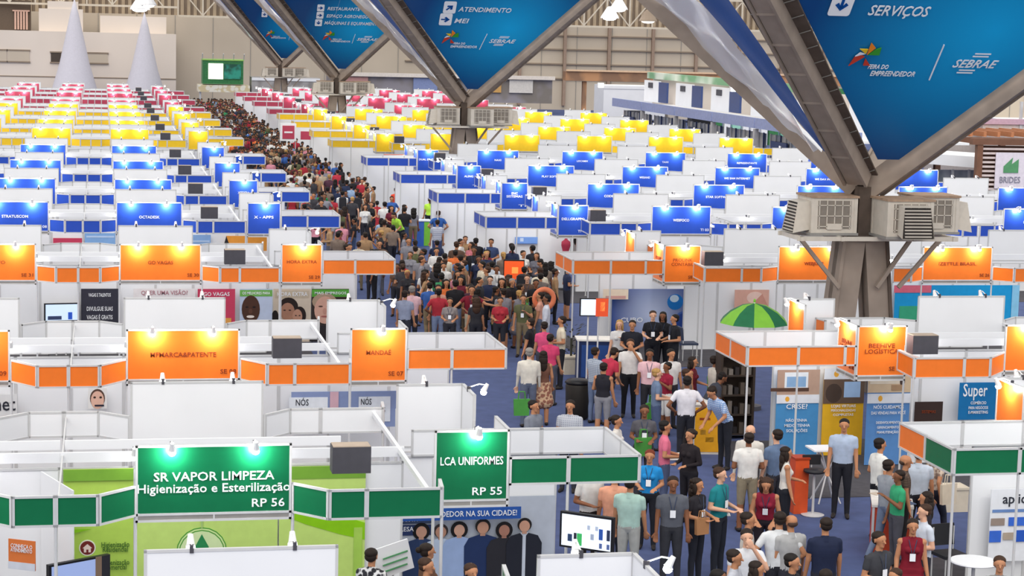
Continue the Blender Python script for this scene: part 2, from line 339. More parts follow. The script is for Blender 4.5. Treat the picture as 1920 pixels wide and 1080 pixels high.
# ------------------------------------------------------------------ steel-clad pillars with inverted pyramid arms and banners
PIL = mat('weathered_concrete_grey', '9a8c80', .8, noise=.12, scale=2)
PILD = mat('dark_mesh_net', '5c5048', .9, noise=.15, scale=3)
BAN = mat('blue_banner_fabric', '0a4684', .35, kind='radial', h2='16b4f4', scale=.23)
BANS = mat('blue_banner_gloss', '0c4f9c', .5, noise=.1, scale=.6, spec=.15)
SHEEN = mat('painted_sheen', 'fafbff', .3, .4, noise=.04, scale=.9)  # bright reflection of the glossy side banner, put into the colour
ACW = mat('ivory_cooler_housing', 'cfc7bb', .5, noise=.05)
ACG = mat('grey_cooler_grille', '857d74', .6, noise=.08)
ACK = mat('dark_louver_gap', '2a2523', .7)
STARC = [mat('star_'+n, h, .5, noise=0) for n, h in (('yellow', 'e8c020'), ('orange', 'f08a20'), ('green', '3a9a30'), ('red', 'c8402a'), ('white', 'dfe6ee'))]
KK = 1.08; ZC = 4.9
def arm(t, dx, dy, wide, L0, L1, name='arm'):
    p0 = Vector((dx*L0, dy*L0, ZC+KK*L0)); p1 = Vector((dx*L1, dy*L1, ZC+KK*L1)); q = MB(); up_ = Vector((-dx, -dy, 1/KK)) if True else None
    q.beam(p0, p1, .55 if not wide else .42, .45, PIL, up_)
    d = (p1-p0); n = int(d.length/1.05); a = d.normalized().cross(up_).normalized()
    for sgn_ in (-1, 1):
        q.beam(p0+a*sgn_*.27, p1+a*sgn_*.27, .07, .55, PIL, up_)
    for i in range(1, n):
        c = p0+d*i/n; q.beam(c-a*.3, c+a*.3, .06, .5, PIL, up_)
    if wide:
        q2 = MB(); uu = up_.normalized()
        for sgn_ in (-1, 1):
            e0 = p0+a*sgn_*.45+uu*.1; e1 = p1+a*sgn_*1.05+uu*.1
            q2.add([p0+uu*.1, e0, e1, p1+uu*.1, p0+uu*.14, e0+uu*.04, e1+uu*.04, p1+uu*.14], [(0, 1, 2, 3), (4, 7, 6, 5), (0, 4, 5, 1), (1, 5, 6, 2), (2, 6, 7, 3), (3, 7, 4, 0)], PILD)
            for i in range(n*2):
                f_ = i/(n*2); c = p0+d*f_+uu*.08; q2.beam(c, c+a*sgn_*(.45+.6*f_)+d.normalized()*.25, .018, .018, ALUD, up_)
        link('arm_netting', q2.mesh('arm_netting'), link(name, q.mesh(name), t))
        return
    link(name, q.mesh(name), t)
def cooler(x, y, z, rz, spout, label):
    t = thing('evaporative_cooler', (x, y, z), label, 'cooler', 'coolers around the pillars', rz)
    q = MB(); q.box((0, 0, .45), (1.12, 1.0, .86), ACW); q.box((0, 0, .9), (1.2, 1.08, .05), mat('rusty_cooler_lid', 'a58b75', .8, noise=.2)); q.box((0, 0, .02), (1.2, 1.08, .06), ALUD)
    for sx in (-1, 1):
        for sy in (-1, 1): q.box((sx*.53, sy*.47, .45), (.08, .08, .88), ACW)
    link('housing', q.mesh('housing'), t)
    for i, a_ in enumerate((0, PI)):
        q = MB(); q.box((0, -.505, .48), (.82, .015, .66), ACG)
        for j in range(5): q.box((-.38+.19*j, -.52, .48), (.022, .02, .66), ACW)
        for j in range(3): q.box((0, -.52, .2+.25*j), (.82, .02, .02), ACW)
        q.box((0, -.525, .2), (.36, .02, .14), ACW); link('grille', q.mesh('grille'), t, rz=a_)
    if spout:
        q = MB(); s_ = .36
        q.add([(-s_, 0, -.34), (s_, 0, -.34), (s_, 0, .34), (-s_, 0, .34), (-s_*1.1, -.42, -.42), (s_*1.1, -.42, -.42), (s_*.9, -.30, .30), (-s_*.9, -.30, .30)], [(0, 4, 7, 3), (1, 2, 6, 5), (3, 7, 6, 2), (0, 1, 5, 4)], ACW)
        q.add([(-s_*1.05, -.40, -.40), (s_*1.05, -.40, -.40), (s_*.88, -.29, .28), (-s_*.88, -.29, .28), (-s_, -.36, -.38), (s_, -.36, -.38), (s_*.85, -.26, .26), (-s_*.85, -.26, .26)], [(0, 1, 2, 3), (4, 7, 6, 5)], ACK)
        o = link('outlet_duct', q.mesh('outlet_duct'), t, spout[0], spout[1])
        for j in range(9):
            q = MB(); q.box((0, -.39+.0, 0), (.66, .05, .022), ACW, rx=.5); link('louver', q.mesh('louver'), o, (0, -.0+.012*j, -.36+.075*j))
    return t
def outline_star(parent, u, v, sc_, ax, az):
    # pinwheel star made of loose triangular pieces
    P_ = [(((-.1, .16), (-.62, .42), (-.05, .42)), 0), (((0, .1), (.42, .5), (.0, .78)), 1), (((.08, .1), (.85, .1), (.8, .52), (.45, .4)), 2), (((-.1, .0), (-.95, -.55), (-.75, -.02), (-.4, .1)), 3), (((.0, -.1), (.5, -.5), (.02, -.5)), 3), (((-.1, .16), (-.5, .22), (-.75, .0)), 4)]
    for pts, ci in P_:
        q = MB(); q.add([ax*(u+p[0]*sc_)+az*(v+p[1]*sc_*1.55)+ax.cross(az)*o_ for o_ in (.02, .045) for p in pts],
                        [tuple(range(len(pts))), tuple(range(len(pts), 2*len(pts)))[::-1]]+[(i, len(pts)+i, len(pts)+(i+1) % len(pts), (i+1) % len(pts)) for i in range(len(pts))], STARC[ci])
        link('star_piece', q.mesh('star_piece'), parent)
def pillar(Xp, Yp, idx, lab):
    t = thing('pillar', (Xp, Yp, 0), lab+' steel pillar with V arms rising to the roof', 'pillar', 'pillars down the hall')
    q = MB()
    for sx in (-1, 1):
        for sy in (-1, 1):
            q.beam((sx*.64-.08, sy*.16, 0), (sx*.26-.08, sy*.12, 3.95), .56, .4, PIL, (0, 1, 0))
            q.beam((sx*.9-.08, sy*.16, 0), (sx*.52-.08, sy*.12, 3.95), .08, .5, PIL if sx < 0 else PILD, (0, 1, 0))
    link('leg', q.mesh('leg'), t)
    q = MB(); q.box((-.15, 0, 4.4), (.34, .8, 1.3), PILD); q.box((.12, .1, 4.4), (.3, .5, 1.3), PIL); q.box((-.02, 0, 3.85), (1.1, .9, .12), PILD); link('shaft', q.mesh('shaft'), t)
    L1 = 11
    arm(t, -1, -1, True, .35, L1); arm(t, 1, -1, False, .1, L1); arm(t, -1, 1, False, .1, L1); arm(t, 1, 1, False, .1, L1)
    # platform carrying the coolers with struts
    q = MB(); q.box((0, -.9, 3.86), (4.0, .08, .1), ACW); q.box((0, .45, 3.86), (4.0, .08, .1), ACW)
    for x in (-1.9, -.9, .9, 1.9): q.box((x, -.22, 3.86), (.08, 1.5, .1), ACW)
    link('platform_frame', q.mesh('platform_frame'), t)
    for x0, x1 in ((-1.75, -.75), (1.75, .75), (1.0, .2)):
        q = MB(); q.beam((x0, -.45, 3.8), (x1, -.45, 2.65), .09, .09, PIL, (0, 1, 0)); link('strut', q.mesh('strut'), t)
    # banners (things hung in the pyramid's front and left faces)
    f0, f1 = .78, 10.5; off = .25
    ax = Vector((1, 0, 0)); az = Vector((0, -1, KK))
    def fp(u, s): return Vector((u, -s-off, ZC+KK*s))
    bt = thing('hanging_banner', (Xp, Yp, 0), 'blue front banner between the arms of the '+lab.replace('weathered ', '')+' pillar', 'banner', 'front banners')
    q = MB(); n = 14; top = []; vs_ = []
    for i in range(n+1):
        s_ = f0+(f1-f0)*i/n
        for d_ in (0, .02): vs_ += [fp(-(s_-.62), s_)+Vector((0, -d_, 0)), fp((s_-.42), s_)+Vector((0, -d_, 0))]
    fs = []
    for i in range(n):
        a = i*4; fs += [(a+2, a+3, a+7, a+6), (a, a+4, a+5, a+1), (a, a+2, a+6, a+4), (a+1, a+5, a+7, a+3)]
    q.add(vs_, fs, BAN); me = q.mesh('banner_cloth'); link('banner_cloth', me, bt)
    # graphics printed on the cloth: holder tilted to the cloth plane (local x = u, local z = up the cloth)
    ang = math.atan2(1, KK)   # lean towards the camera
    def put_text(s, u, v, wd, h_, mt=TXTW, shear=.25):
        o = text(bt, s, 0, 0, 0, wd, h_, mt, shear=shear, depth=.006); p = fp(u, v); o.location = p+Vector((0, -.05, -.02)); o.rotation_euler = (PI/2+ang, 0, 0); return o
    def icon(u, v, sz, kind):
        R_ = Matrix.Rotation(ang, 4, 'X'); q = MB(); h_ = sz/2; c_ = .12*sz
        pts = []
        for cx_, cz_, a0 in ((h_-c_, h_-c_, 0), (-h_+c_, h_-c_, 90), (-h_+c_, -h_+c_, 180), (h_-c_, -h_+c_, 270)):
            for k_ in range(4): a_ = math.radians(a0+30*k_); pts.append((cx_+c_*math.cos(a_)+.0, cz_+c_*math.sin(a_)))
        q.prism([(a_*1.0, b_*1.25) for a_, b_ in pts], -.0, -.01, TXTW); o = link('icon_plate', q.mesh('icon_plate'), bt, fp(u, v)+Vector((0, -.04, -.01)), 0, ang)
        q = MB(); s_ = sz*.3; q.box((0, 0, .1*sz), (.13*sz, .01, .55*sz), BANS)
        q.add([(-s_, -.005, 0), (0, -.005, -s_*1.1), (s_, -.005, 0), (s_*.55, -.005, .14*sz), (0, -.005, -s_*.4), (-s_*.55, -.005, .14*sz)], [(0, 1, 4, 5), (1, 2, 3, 4)], BANS)
        a = link('arrow', q.mesh('arrow'), o, (0, -.012, 0)); a.rotation_euler = (0, {'down': 0, 'right': -PI/2, 'upright': -PI*.75, 'left': PI/2}[kind], 0)
    LAY = {0: dict(star=(-1.469, 3.015), f1=(-1.087, 2.803), f2=(-0.685, 2.666), sl=((0.233, 3.270), (0.239, 2.538)), seb=(1.127, 2.903), sc=.34, sw=1.05, fw=1.05, rows=[('down', (-2.457, 4.013), .5, 'SERVIÇOS', (-1.132, 3.921), 1.38)]),
           1: dict(star=(-1.45, 3.1), f1=(-1.0, 2.86), f2=(-.75, 2.72), sl=((.28, 3.3), (.05, 2.6)), seb=(1.05, 3.0), sc=.42, sw=1.3, fw=1.3, rows=[('upright', (-1.75, 4.42), .6, 'ATENDIMENTO', (-.05, 4.35), 2.55), ('right', (-1.85, 3.9), .6, 'MEI', (-1.1, 3.85), .7)]),
           2: dict(star=(-1.1, 2.95), f1=(-.5, 2.75), f2=(-.25, 2.62), sl=((.75, 3.1), (.6, 2.5)), seb=(1.6, 2.78), sc=.45, sw=1.5, fw=1.4, rows=[('right', (-1.9, 4.75), .5, 'RESTAURANTE', (-.3, 4.72), 2.3), ('right', (-1.9, 4.28), .5, 'ESPAÇO AGRONEGÓCIO', (.3, 4.25), 3.5), ('down', (-1.95, 3.8), .5, 'MÁQUINAS E EQUIPAMENTOS', (.5, 3.8), 4.1)]),
           3: dict(star=(-1.4, 2.9), f1=(-.8, 2.7), f2=(-.6, 2.58), sl=((.5, 3.0), (.4, 2.4)), seb=(1.3, 2.7), sc=.45, sw=1.5, fw=1.4, rows=[('right', (-2.1, 5.1), .55, 'CREDENCIAMENTO', (0, 5.1), 3.0), ('down', (-2.1, 4.6), .55, 'SAÍDA', (-1.2, 4.6), 1.1)])}[idx]
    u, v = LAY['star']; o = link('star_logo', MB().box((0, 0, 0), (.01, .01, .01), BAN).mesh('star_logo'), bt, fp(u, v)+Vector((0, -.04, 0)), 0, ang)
    outline_star(o, 0, 0, LAY['sc'], Vector((1, 0, 0)), Vector((0, 0, 1)))
    put_text('FEIRA DO', *LAY['f1'], LAY['fw']*.45, .13, shear=.15); put_text('EMPREENDEDOR', *LAY['f2'], LAY['fw'], .15, shear=.15)
    a_, b_ = LAY['sl']; q = MB(); q.beam(fp(*a_)+Vector((0, -.06, 0)), fp(*b_)+Vector((0, -.06, 0)), .025, .025, TXTW); link('divider_line', q.mesh('divider_line'), bt)
    u, v = LAY['seb']; put_text('SEBRAE', u, v, LAY['sw'], .24, shear=.35)
    for dv, du in ((.22, .12), (.16, .09), (-.16, -.09), (-.22, -.12)):
        q = MB(); q.box((0, 0, 0), (LAY['sw']*.36, .008, .035), TXTW); link('logo_bar', q.mesh('logo_bar'), bt, fp(u+du, v+dv*.9)+Vector((0, -.05, 0)), 0, ang)
    for kd, p_, sz, w_, p2, wd in LAY['rows']: icon(p_[0], p_[1], sz, kd); put_text(w_, p2[0], p2[1], wd, .29, shear=.2)
    # left face: silver half paints the reflection on the glossy cloth, the rest is blue
    st = thing('side_banner', (Xp, Yp, 0), 'blue side banner with painted silver reflection beside the left arm of the '+lab.replace('weathered ', '')+' pillar', 'banner', 'side banners')
    def sp_(b_, s): return Vector((-s-.22, b_*s, ZC+KK*s))
    for nm, b0, b1, mt in (('sheen_sheet', .93, .02, SHEEN), ('blue_sheet', .0, -.55, BANS)):
        q = MB(); nn, mm_ = 22, 7; vs_ = []
        for i in range(nn+1):
            s_ = .9+(f1-.9)*i/nn
            for j in range(mm_+1):
                bb = b0+(b1-b0)*j/mm_; p = sp_(bb, s_); wob = .05*math.sin(i*1.7+j*.9)+.04*math.sin(i*.8-j*1.6) if mt is SHEEN else .015*math.sin(i*.9+j); vs_.append(p+Vector((-wob, 0, -wob)))
        q.add(vs_, [(i*(mm_+1)+j, i*(mm_+1)+j+1, (i+1)*(mm_+1)+j+1, (i+1)*(mm_+1)+j) for i in range(nn) for j in range(mm_)], mt)
        link(nm, q.mesh(nm, True), st)
LABP = ['nearest weathered', 'second nearest weathered', 'third nearest weathered', 'farthest weathered']
PIX = [(17.9, 45.0), (17.85, 98.6), (16.9, 145.9), (17.1, 195.5)]
for i, (x, y) in enumerate(PIX):
    pillar(x, y, i, LABP[i]); ordn = ['nearest', 'second nearest', 'third nearest', 'farthest'][i]
    cooler(x-1.0, y-.1, 3.92, 0, ((-.56, 0, .45), -PI/2), 'ivory cooler with side duct, left side of the %s pillar' % ordn)
    cooler(x+.55, y-.95, 3.92, 0, ((.05, -.5, .45), 0) if i == 0 else None, 'ivory cooler with louvered outlet, front of the %s pillar' % ordn)
    cooler(x+1.72, y+.25, 3.92, 0, ((.56, 0, .45), PI/2), 'ivory cooler with side duct, right side of the %s pillar' % ordn)
# ------------------------------------------------------------------ far background
t = thing('site_office_block', (-11, 223, 0), 'long cream two-storey block with windows at the far left wall', 'building')
q = MB(); q.box((-1.2, 0, 3.85), (40, 8, 7.7), BEIGEL); q.box((-1.2, -4.02, 2.9), (40, .06, .1), BEIGED); link('wall', q.mesh('wall'), t)
for nm, px0, px1, y0, y1, mt in (('window', 0, 22, 101, 122, BEIGE), ('window', 24, 62, 101, 122, BEIGE), ('window', 100, 118, 103, 122, mat('dark_window', '4a4038')), ('window', 165, 201, 103, 122, BEIGE)):
    x0 = (px0-191)*219/3742.8; x1 = (px1-191)*219/3742.8; z1 = 8.387-(y0-54)*219/3742.8; z0 = 8.387-(y1-54)*219/3742.8
    q = MB(); q.box(((x0+x1)/2+11, -4.05, (z0+z1)/2), (x1-x0, .1, z1-z0), mt)
    for e in (z0, z1): q.box(((x0+x1)/2+11, -4.08, e), (x1-x0+.2, .14, .14), BEIGED)
    link(nm, q.mesh(nm), t)
t = thing('roof_cabin', (-6, 222, 7.7), 'cream cabin row with a brown shutter on top of the far left block', 'building')
q = MB(); q.box((1.7, 0, 1.2), (4.6, 3, 2.4), BEIGEL); q.box((1.9, 0, 1.6), (3.2, 2.6, 3.2), BEIGEL); q.box((9.3, 0, .9), (7, 3, 1.8), BEIGEL); q.box((-8, 1, 1.6), (13, 1, 3.2), mat('brown_recess', '5e5044')); link('wall', q.mesh('wall'), t)
q = MB(); [q.box((-3.1+.3*i, .3, 1.1), (.2, .2, 2), mat('pink_shutter', 'c8a494')) for i in range(5)]; q.box((-2.5, .3, 2.1), (1.8, .25, .15), mat('pink_shutter', 'c8a494')); link('shutter', q.mesh('shutter'), t)
CONE = mat('pale_tree_fabric', 'c6c3cc', .8, noise=.03)
for cx_, h_, r_, lb in ((-2.8, 11.1, 2.75, 'taller pale fabric cone tree at the far left'), (4.35, 9.9, 2.5, 'shorter pale fabric cone tree at the far left')):
    t = thing('cone_tree', (cx_, 214, 0), lb, 'cone tree', 'fabric cone trees')
    q = MB(); q.lathe([(r_, 0), (r_*.82, h_*.18), (r_*.56, h_*.4), (r_*.34, h_*.65), (r_*.16, h_*.86), (.03, h_)], CONE, 20); link('cone', q.mesh('cone', True), t)
GRN = mat('deep_green_panel', '3a7a4a', .5, noise=.2); WL = mat('lit_screen_white', 'f4f0e4', .5, emit=1.0, noise=0)
t = thing('green_stand', (12.1, 208, 0), 'green stand with lit white screen at the end of the aisle', 'stand')
q = MB(); q.box((0, 0, 4.0), (4.1, 3, 2.4), GRN); q.box((0, 0, 5.25), (4.2, 3.1, .12), mat('lime_edge', '9ac86a')); link('box_sign', q.mesh('box_sign'), t)
q = MB(); q.box((-.75, -1.55, 4.1), (1.5, .1, 1.6), WL); link('screen', q.mesh('screen'), t)
q = MB(); q.box((.95, -1.55, 4.1), (1.7, .08, 1.5), mat('teal_print', '3aa089', kind='blotch', h2='2c5a4a', scale=1)); link('print', q.mesh('print'), t)
q = MB(); q.box((.1, 0, 2.35), (5.2, 3.6, .7), mat('cream_fascia', 'efeadb', kind='voronoi', h2='d8c8a0', scale=2)); link('fascia', q.mesh('fascia'), t)
for x in (-2.3, 2.4): q = MB(); q.box((x, -1.4, 1), (.2, .2, 2), ALU); link('post', q.mesh('post'), t)
for i in range(5):
    q = MB(); q.tube((-2.1+1.05*i, -1.3, 5.3), (-2.1+1.05*i, -1.9, 5.9), .05, ALU); link('spotlight', q.mesh('spotlight'), t)
# white service block and shop row along the far wall
t = thing('shop_row', (36, 214, 0), 'dim shop row with coloured signs under a white beam, far wall', 'building')
q = MB(); q.box((0, 2, 2.5), (24, 6, 2.6), mat('dim_grey_front', '7d7670', kind='blotch', h2='8f8a90', scale=.4)); link('wall', q.mesh('wall'), t)
q = MB(); q.box((0, -1.2, 3.95), (24.4, .5, .4), mat('white_beam', 'd8cfc6')); link('beam', q.mesh('beam'), t)
for x, c_ in ((-9.5, 'b88a86'), (-2, '7f8cb4'), (5, 'c79a5a'), (8.5, 'cfcac4')): q = MB(); q.box((x, -1.1, 3.0), (2.6, .2, 1.4), mat('shop_sign_'+c_, c_)); link('shop_sign', q.mesh('shop_sign'), t)
for nm, x, y, z, d, mt, lb in (('storage_block', 18.5, 208, 1.9, (7, 3, 3.4), mat('grey_container', 'a9a6a6', kind='blotch', h2='8e8a88', scale=.7), 'grey container block with white ends left of the far shop row'),
    ('white_stand', 53, 199, 2.0, (6.5, 4, 3.4), WHITE, 'tall plain white stand right of the second pillar'), ('white_stand', 60.5, 200, 1.6, (7, 3, 2.6), mat('beige_stand', 'cfc5b8'), 'beige grey stand behind the black inflatable'),
    ('white_stand', 67.5, 199, 2.0, (3.6, 4, 3.9), WHITE, 'narrow bright white stand left of the green gate')):
    t = thing(nm, (x, y, 0), lb, 'stand'); q = MB(); q.box((0, 0, z), d, mt); q.box((0, -d[1]/2-.03, z+d[2]/2-.2), (d[0], .05, .3), WHITE); link('wall', q.mesh('wall'), t); q = MB(); q.box((0, -d[1]/2-.05, .6), (d[0]*.3, .06, 1.2), DARK); link('doorway', q.mesh('doorway'), t)
t = thing('inflatable', (58, 190, 0), 'black ribbed inflatable among the far white stands', 'inflatable')
for i in range(3): q = MB(); q.ell((0, 0, 1.6+.62*i), (1.7-.12*i, 1.2, .42), BLACK, 14, 8); link('ring', q.mesh('ring', True), t)
q = MB(); q.box((0, 0, .65), (2.4, 1.6, 1.3), BLACK); link('base', q.mesh('base'), t)
# green gate and the two-storey blue stand along the right
t = thing('green_gate', (54.5, 157, 0), 'green and white gate of tall panels left of the blue gallery', 'gate')
for i, (x, w_, h_, mt) in enumerate([(-5.2, .7, 2.5, GRN), (-4.4, .5, 4.4, WHITE), (-3.6, .7, 2.4, mat('pale_teal', '9ad0be')), (-2.8, .5, 4.4, WHITE), (-2.0, .7, 2.2, WHITE), (-1.2, .5, 4.2, WHITE), (-.4, .8, 2.6, GRN), (.6, .8, 4.6, mat('mint', '7ab8a0')), (1.5, .9, 4.6, GRN)]):
    q = MB(); q.box((x, 0, h_/2), (w_, .4, h_), mt); link('gate_panel', q.mesh('gate_panel'), t)
q = MB(); q.box((4.0, 0, 4.45), (4.6, .5, .6), GRN); link('lintel', q.mesh('lintel'), t); q = MB(); q.box((4.0, .5, 2.0), (4.2, .3, 4.0), WHITE); link('gate_panel', q.mesh('gate_panel'), t)
BLUF = mat('slate_blue_fascia', '8e99c4', .5, noise=.08); NAVY = mat('navy_panel', '3a4a78', .5)
t = thing('gallery_stand', (38.6, 124, 0), 'two-storey stand with slate blue fascia along the right side', 'stand')
q = MB(); q.box((3, 0, 3.35), (6, 52, .12), WHITE); link('upper_floor', q.mesh('upper_floor'), t)
for i in range(6):
    y = -26+8.66*i; q = MB(); q.box((0, y+4.33, 3.55), (.12, 8.5, .62), BLUF); link('fascia', q.mesh('fascia'), t)
    q = MB(); q.box((.05, y, 1.6), (.28, .28, 3.2), mat('grey_post', 'b4b2b4')); link('post', q.mesh('post'), t)
    q = MB(); q.box((2.2, y+2.2, 4.5), (.15, 2.2, 1.5), NAVY); link('partition', q.mesh('partition'), t)
    q = MB(); q.box((2.3, y+5.6, 4.5), (.15, 4.2, 1.6), WHITE); q.box((2.2, y+5.8, 4.95), (.1, 1.1, .4), DARK); link('partition', q.mesh('partition'), t)
    q = MB(); q.box((.9, y+4.4, 1.45), (.1, 7.6, 2.9), mat('glazed_front', 'b9b7b6', .3, kind='blotch', h2='8b93a6', scale=.9)); link('shop_front', q.mesh('shop_front'), t)
    for j in range(9): q = MB(); q.box((.8, y+.7+.92*j, 1.5), (.08, .08, 2.9), ALU if j % 3 else NAVY); link('mullion', q.mesh('mullion'), t)
    if i % 2: q = MB(); q.box((.7, y+6.2, 1.4), (.1, 2.8, 2.3), NAVY); link('door_panel', q.mesh('door_panel'), t)
q = MB(); q.box((4.5, 12, 5.55), (.3, 40, .5), mat('pale_green_band', '7fae84', kind='blotch', h2='dfe8d8', scale=.25)); link('top_band', q.mesh('top_band'), t)
q = MB(); q.box((5, 6, 4.2), (.3, 52, 2.4), BEIGEL); link('rear_wall', q.mesh('rear_wall'), t)
RUST = mat('rusty_brown_beam', '8a6a54', .7, kind='blotch', h2='b98a64', scale=.5)
t = thing('overhead_walkway', (64, 190, 0), 'long rusty brown overhead beam along the far right wall', 'walkway')
q = MB(); q.box((6, 0, 4.7), (52, 1.2, .9), RUST); q.box((6, -.7, 5.25), (52, .2, .15), mat('tan_edge', 'd8b898')); link('beam', q.mesh('beam'), t)
for x in (-18, -6, 6, 18, 30): q = MB(); q.box((x, 0, 2.1), (.4, .4, 4.2), RUST); link('post', q.mesh('post'), t)
# timber slat stand with house emblem, canopy and glass front at far right
WOOD = mat('dark_timber', '7a5644', .7, noise=.15, scale=2); SLAT = mat('pale_slat', 'd8c8c4', .6)
TY = 88.0
t = thing('slatted_stand', ((41.46, 88.00, 3.14)[0], TY, 0), 'dark timber stand of pale slats with a green house emblem', 'stand')
for x in (-.9, 2.6): q = MB(); q.box((x, 0, 2.0), (.28, .3, 4.0), WOOD); link('post', q.mesh('post'), t)
q = MB(); q.box((.9, 0, 4.0), (4.4, .35, .3), WOOD); link('top_beam', q.mesh('top_beam'), t)
for i in range(17): q = MB(); q.box((.85, -.05, .3+.21*i), (3.2, .07, .1), SLAT); link('slat', q.mesh('slat'), t)
q = MB(); q.box((.85, .25, 1.95), (3.3, .05, 3.7), mat('brown_backing', '5f4238')); link('backing', q.mesh('backing'), t)
o = link('emblem_plate', MB().box((0, 0, 0), (1.5, .05, 1.7), mat('lilac_plate', 'e4dce6', .5)).mesh('emblem_plate'), t, (.65, -.15, 2.65))
q = MB(); q.prism([(-.35, -.1), (.4, -.1), (.4, .55), (.05, .3), (.1, .62), (-.35, .2)], -.04, -.06, mat('emblem_green', '5a9a6a')); link('emblem', q.mesh('emblem'), o); text(o, 'BRIDES', 0, -.05, -.45, 1.05, .3, mat('grey_letters', '8a8a9a'))
t = thing('white_canopy', ((40.25, 90.00, 2.99)[0], 90, 0), 'white sloping canopy over a glass front at the far right', 'stand')
q = MB(); q.add([(-1.6, 0, 3.3), (6, 0, 2.9), (6, 6, 2.9), (-1.6, 6, 3.3), (-1.6, 0, 2.8), (6, 0, 2.3), (6, 6, 2.3), (-1.6, 6, 2.8)], [(0, 1, 2, 3), (4, 7, 6, 5), (0, 4, 5, 1), (1, 5, 6, 2), (2, 6, 7, 3), (3, 7, 4, 0)], WHITE); link('canopy', q.mesh('canopy'), t)
for i in range(9): q = MB(); q.box((-1.5+.85*i, .6, 1.25), (.1, .1, 2.5), ALU); link('mullion', q.mesh('mullion'), t)
q = MB(); q.box((2.0, 1, 1.25), (7, .05, 2.4), mat('hazy_glass', 'b8bcc0', .2, kind='blotch', h2='8d969e', scale=1.1)); link('glass_front', q.mesh('glass_front'), t)
t = thing('timber_pergola', ((47.86, 104.00, 3.65)[0], 104, 0), 'orange lit timber pergola behind the white canopy', 'pergola')
for i in range(9): q = MB(); q.box((-3.4+.8*i, 0, 3.75), (.16, 6, .28), mat('orange_timber', 'c08058', .6)); link('rafter', q.mesh('rafter'), t)
q = MB(); q.box((0, -3, 3.4), (8, .3, .35), WOOD); link('beam', q.mesh('beam'), t)
for x in (-3.7, 0, 3.7): q = MB(); q.box((x, -3, 1.65), (.3, .3, 3.3), WOOD); link('post', q.mesh('post'), t)
t = thing('white_drape', (50, 110, 0), 'large white draped stand high at the right edge', 'stand')
q = MB(); q.box((4, 0, 2.05), (10, 8, 4.1), mat('white_drape', 'dcd2cc', .8)); q.box((5, -4.1, 1.6), (8, .2, 1.8), WHITE); link('drape', q.mesh('drape'), t)
q = MB(); q.box((2.2, -4.2, 4.8), (1.5, .2, .6), NAVY); q.box((3, -4, 4.25), (11, .3, .3), mat('rose_rail', 'c8a8b8')); link('sign_board', q.mesh('sign_board'), t)
for x in (1.3, 3.1): q = MB(); q.box((x, -4, 4.6), (.15, .15, 1.6), ALU); link('post', q.mesh('post'), t)
# hanging lamps near the roof
HB = mat('bright_reflector', 'ffffff', .3, emit=14, noise=0)
for i, (x, y, z) in enumerate([(3.21, 150.00, 9.97), (2.71, 150.00, 9.65), (38.86, 150.00, 10.61), (38.17, 150.00, 9.94), (41.22, 150.00, 9.78), (35.90, 150.00, 11.14)]):
    t = thing('high_bay_lamp', (x, y, z), ['white high bay lamp left above the cream block', 'white high bay lamp just under its pair above the cream block', 'round high bay lamp upper of the bright pair right of centre', 'round high bay lamp lower of the bright pair right of centre', 'dim dark-hooded high bay lamp right of the bright pair', 'flat high bay lamp at the top edge left of the bright pair'][i], 'lamp', 'high bay lamps')
    q = MB(); q.lathe([(.1, .9), (.25, .8), (.7, .1), (.72, 0)], BEIGED if i == 4 else LAMPW, 14); q.tube((0, 0, .9), (0, 0, 5), .03, DARK); link('hood', q.mesh('hood'), t)
    q = MB(); q.ell((0, 0, 0), (.55, .55, .18), HB if i != 4 else WL, 12, 6); link('bulb', q.mesh('bulb'), t)
for i, (x, y, z) in enumerate([(41.42, 165.00, 4.44), (38.74, 120.00, 5.48)]):
    t = thing('floodlight', (x, y, z), ['small glaring floodlight over the green gate', 'small glaring floodlight at the right end of the rusty beam'][i], 'lamp')
    q = MB(); q.box((0, .2, 0), (.5, .3, .4), LAMPW); link('housing', q.mesh('housing'), t); q = MB(); q.box((0, .03, 0), (.42, .05, .32), HB); link('bulb', q.mesh('bulb'), t)

